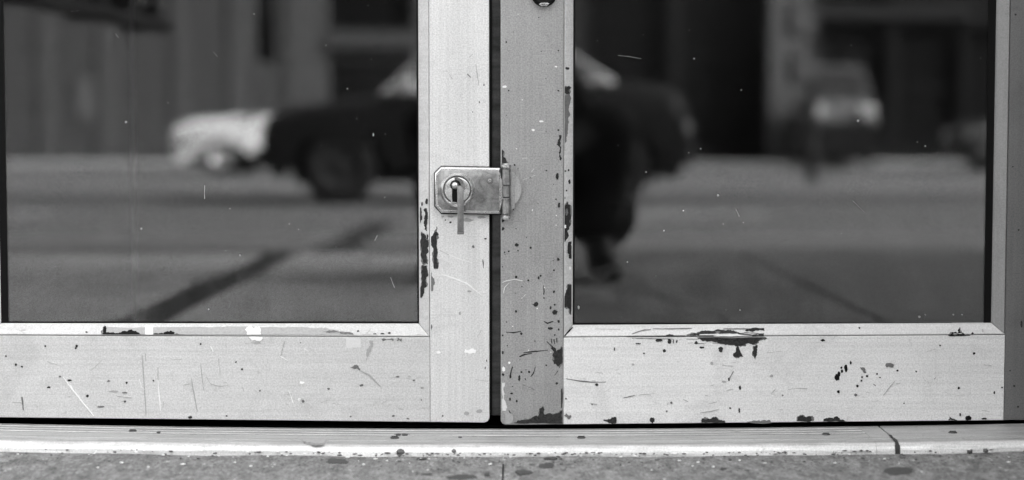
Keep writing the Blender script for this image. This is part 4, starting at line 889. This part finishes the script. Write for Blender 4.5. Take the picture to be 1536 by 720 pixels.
for k in range(2):
    off_ = -.085*k
    bm = bmesh.new(); a0 = Vector((e0[0]+off_, .45, .745)); a1 = Vector((e1[0]+off_, -.85, .750))
    vs = []
    for p in (a0, a1):
        for dx, dz in ((-.035, -.012), (.035, -.012), (.035, .012), (-.035, .012)): vs.append(bm.verts.new(p+Vector((dx, 0, dz+.012))))
    for i in range(4): bm.faces.new((vs[i], vs[(i+1) % 4], vs[4+(i+1) % 4], vs[4+i]))
    bm.faces.new(vs[:4][::-1]); bm.faces.new(vs[4:]); _obj('slat', bm, dk_, cart)
for t in (.1, .55, .96):
    yv = .45-1.3*t; xe = e0[0]+(e1[0]-e0[0])*t; _obj('shelf_bearer', BX(xe-(.55 if t < .2 else .14), xe+.03, yv-.025, yv+.025, .738, .755, .003), dk_, cart)
for k, (yv, hh, ww) in enumerate(((.2, .16, .12), (-.15, .22, .10), (-.45, .12, .16), (-.72, .18, .09))):
    cr_ = empty('crate', (cart.location.x+e0[0]+(e1[0]-e0[0])*(.45-yv)/1.3-.05, cart.location.y+yv, .772)); tag(cr_, ['small dark crate at the front of the cart shelf', 'tallest dark crate on the cart shelf', 'low wide dark crate on the cart shelf', 'dark crate at the far end of the cart shelf'][k], 'crate', 'crates on the cart')
    _obj('crate_base', BX(-.07, .07, -ww/2, ww/2, 0, .012), dk_, cr_)
    for s_ in (-1, 1):
        for q_ in (-1, 1): _obj('crate_post', BX(s_*.048-.007, s_*.048+.007, q_*(ww/2-.02)-.007, q_*(ww/2-.02)+.007, .0125, hh), dk_, cr_)
    for q in range(3):
        zz = .02+q*(hh-.05)/2
        for s_ in (-1, 1): _obj('crate_slat', BX(s_*.0615-.006, s_*.0615+.006, -ww/2, ww/2, zz, zz+.03), dk_, cr_)
        for s_ in (-1, 1): _obj('crate_slat', BX(-.055, .055, s_*(ww/2-.006)-.006, s_*(ww/2-.006)+.006, zz+.001, zz+.031), dk_, cr_)

# ---- thin pale rod standing inside, close behind the left pane
rx0 = X(201, 300, .5)
rod = empty('display_rod', (rx0, .5, 0)); tag(rod, 'thin pale upright rod standing inside behind the left pane', 'rod')
_obj('shaft', zlathe([(.004, .02), (.004, 1.5), (0, 1.503)], 0, 0, 12), plain('pale_rod', .75, .4), rod, True); _obj('foot', zlathe([(.09, 0), (.09, .012), (.02, .022), (0, .022)], 0, 0, 24), trimd, rod, True)

# ---- the photographer, squatting with the camera at knee height
jac = plain('black_jacket_cloth', .018, .85, bump=.3, spec=.1); jean = plain('dark_trouser_cloth', .022, .85, bump=.3, spec=.1); skin = plain('skin', .32, .55, var=.06); shoe = plain('black_shoe', .012, .5); hair = plain('dark_hair', .02, .6)
PX, PY = .02, -2.02
def capsule(bm, a, b, ra, rb, n=14):
    a, b = Vector(a), Vector(b); ax = (b-a); L_ = ax.length; ax.normalize(); q = ax.to_track_quat('Z', 'Y').to_matrix().to_4x4(); rings = []
    prof_ = [(ra*math.sin(t), -ra*math.cos(t)) for t in [i*math.pi/2/4 for i in range(0, 5)]]+[(rb*math.cos(t), L_+rb*math.sin(t)) for t in [i*math.pi/2/4 for i in range(0, 5)]]
    m = Matrix.Translation(a) @ q
    for r_, z_ in prof_:
        rings.append([bm.verts.new(m @ Vector((r_*math.cos(2*math.pi*i/n), r_*math.sin(2*math.pi*i/n), z_))) for i in range(n)] if r_ > 1e-5 else [bm.verts.new(m @ Vector((0, 0, z_)))])
    for A_, B_ in zip(rings, rings[1:]):
        for i in range(n):
            j = (i+1) % n
            if len(A_) == 1: bm.faces.new((A_[0], B_[j], B_[i]))
            elif len(B_) == 1: bm.faces.new((A_[i], A_[j], B_[0]))
            else: bm.faces.new((A_[i], A_[j], B_[j], B_[i]))
def ell(bm, c, rx_, ry_, rz_2, rot=0):
    bmesh.ops.create_uvsphere(bm, u_segments=20, v_segments=14, radius=1, matrix=Matrix.Translation(c) @ Matrix.Rotation(rot, 4, 'X') @ Matrix.Diagonal((rx_, ry_, rz_2, 1)))
bones = []      # (a, b, ra, rb, material)
def bone(a, b, ra, rb, mi): bones.append((Vector(a), Vector(b), ra, rb, mi))
hipz = .235
bone((-.10, -.60, hipz), (.10, -.60, hipz), .135, .135, 1); bone((-.02, -.58, .30), (-.07, -.46, .54), .13, .122, 0); bone((-.07, -.46, .54), (-.07, -.40, .64), .12, .10, 0); bone((-.17, -.48, .63), (.01, -.34, .63), .075, .068, 0)
for s_ in (-1, 1): bone((s_*.13, -.56, .34), (s_*(.215 if s_ > 0 else .15), -.46, .17), .10, .105, 0)      # jacket tails hang over the hips
bone((-.07, -.38, .68), (-.07, -.33, .775), .055, .052, 2)
for s_ in (-1, 1):
    kx_ = .235
    bone((s_*.12, -.60, hipz), (s_*kx_, -.24, .40), .105, .070, 1); bone((s_*kx_, -.24, .40), (s_*.215, -.42, .10), .068, .045, 1)          # thigh, shin
    bone((s_*.215, -.42, .085), (s_*.215, -.30, .045), .042, .038, 3); bone((s_*.215, -.30, .040), (s_*.235, -.17, .032), .040, .030, 3)      # foot on the ball
    bone((.02 if s_ > 0 else -.17, -.33 if s_ > 0 else -.48, .63), (s_*.195, -.27, .39), .056, .048, 0); bone((s_*.195, -.27, .39), (s_*.085, -.085, .335), .046, .034, 0)        # arm
    bone((s_*.085, -.085, .335), (s_*.068, -.055, .330), .030, .026, 2)                                                                       # palm beside the camera
    for f_ in range(4):                                                                                                                        # fingers wrap to the front
        zf = .352-.015*f_; ln = (.030, .034, .032, .025)[f_]
        bone((s_*.068, -.050, zf), (s_*.070, -.022, zf+.001), .0085, .008, 2); bone((s_*.070, -.022, zf+.001), (s_*(.068-ln*.6), -.012, zf), .008, .0075, 2)
    bone((s_*.072, -.080, .350), (s_*.052, -.085, .366), .0105, .0095, 2); bone((s_*.052, -.085, .366), (s_*.036, -.078, .371), .0095, .008, 2)  # thumb
bm = bmesh.new()
for a, b, ra, rb, mi in bones: capsule(bm, a, b, ra, rb)
hc = Vector((-.07, -.275, .85)); 
ell(bm, hc, .074, .092, .112, R(28)); ell(bm, hc+Vector((0, .055, -.055)), .052, .050, .060, R(28))
capsule(bm, hc+Vector((0, .088, .005)), hc+Vector((0, .112, -.030)), .010, .015)                       # nose
for s_ in (-1, 1): ell(bm, hc+Vector((s_*.074, -.005, -.005)), .010, .022, .032)
me = bpy.data.meshes.new('person'); bm.to_mesh(me); bm.free()
body = bpy.data.objects.new('person', me); COL.objects.link(body); body.location = (PX, PY, 0)
md = body.modifiers.new('remesh', 'REMESH'); md.mode = 'VOXEL'; md.voxel_size = .0065; md.use_smooth_shade = True
ms = body.modifiers.new('smooth', 'SMOOTH'); ms.factor = .5; ms.iterations = 4
dg = bpy.context.evaluated_depsgraph_get(); me2 = bpy.data.meshes.new_from_object(body.evaluated_get(dg)); body.modifiers.clear(); body.data = me2
for m_ in (jac, jean, skin, shoe): me2.materials.append(m_)
def nearest(p):
    best = (9, 0)
    for a, b, ra, rb, mi in bones:
        ab = b-a; t = min(max((p-a).dot(ab)/ab.length_squared, 0), 1); d_ = (p-a-ab*t).length-(ra+(rb-ra)*t)
        if d_ < best[0]: best = (d_, mi)
    return best[1]
for p in me2.polygons:
    c_ = p.center; p.use_smooth = True
    p.material_index = 2 if (c_.z > .735) else nearest(c_)
tag(body, 'photographer in dark clothes squatting with a camera, mirrored behind the door edges', 'person')
bm = bmesh.new(); ell(bm, hc+Vector((0, -.014, .020)), .082, .096, .110, R(28))
bmesh.ops.delete(bm, geom=[v for v in bm.verts if (v.co-hc).y > .045 and (v.co-hc).z < .07 or (v.co-hc).z < -.06], context='VERTS'); _obj('hair', bm, hair, body, True)
for s_ in (-1, 1):
    bm = bmesh.new(); ell(bm, hc+Vector((s_*.030, .080, .008)), .013, .010, .008); _obj('eye', bm, trimd, body, True)
bm = bmesh.new(); ell(bm, hc+Vector((0, .096, -.058)), .022, .008, .006); _obj('mouth', bm, plain('lips', .2, .5), body, True)
fc = empty('film_camera', (PX, PY-.025, .30)); tag(fc, 'black film camera held low in both hands of the photographer', 'camera')
_obj('camera_body', BX(-.052, .052, -.05, .0, .0, .085, .006), trimd, fc); _obj('finder_hood', BX(-.026, .026, -.046, -.006, .086, .125, .004), trimd, fc)
_obj('lens', disc_lathe([(.029, -.004), (.029, .010), (.024, .013), (.020, .010), (0, .012)], 0, .044, 28), glassd, fc, True); _obj('winding_knob', disc_lathe([(.012, -.01), (.012, .01), (0, .01)], -.06, .055, 16), chrome, fc)
# ------------------------------------------------------------------ end
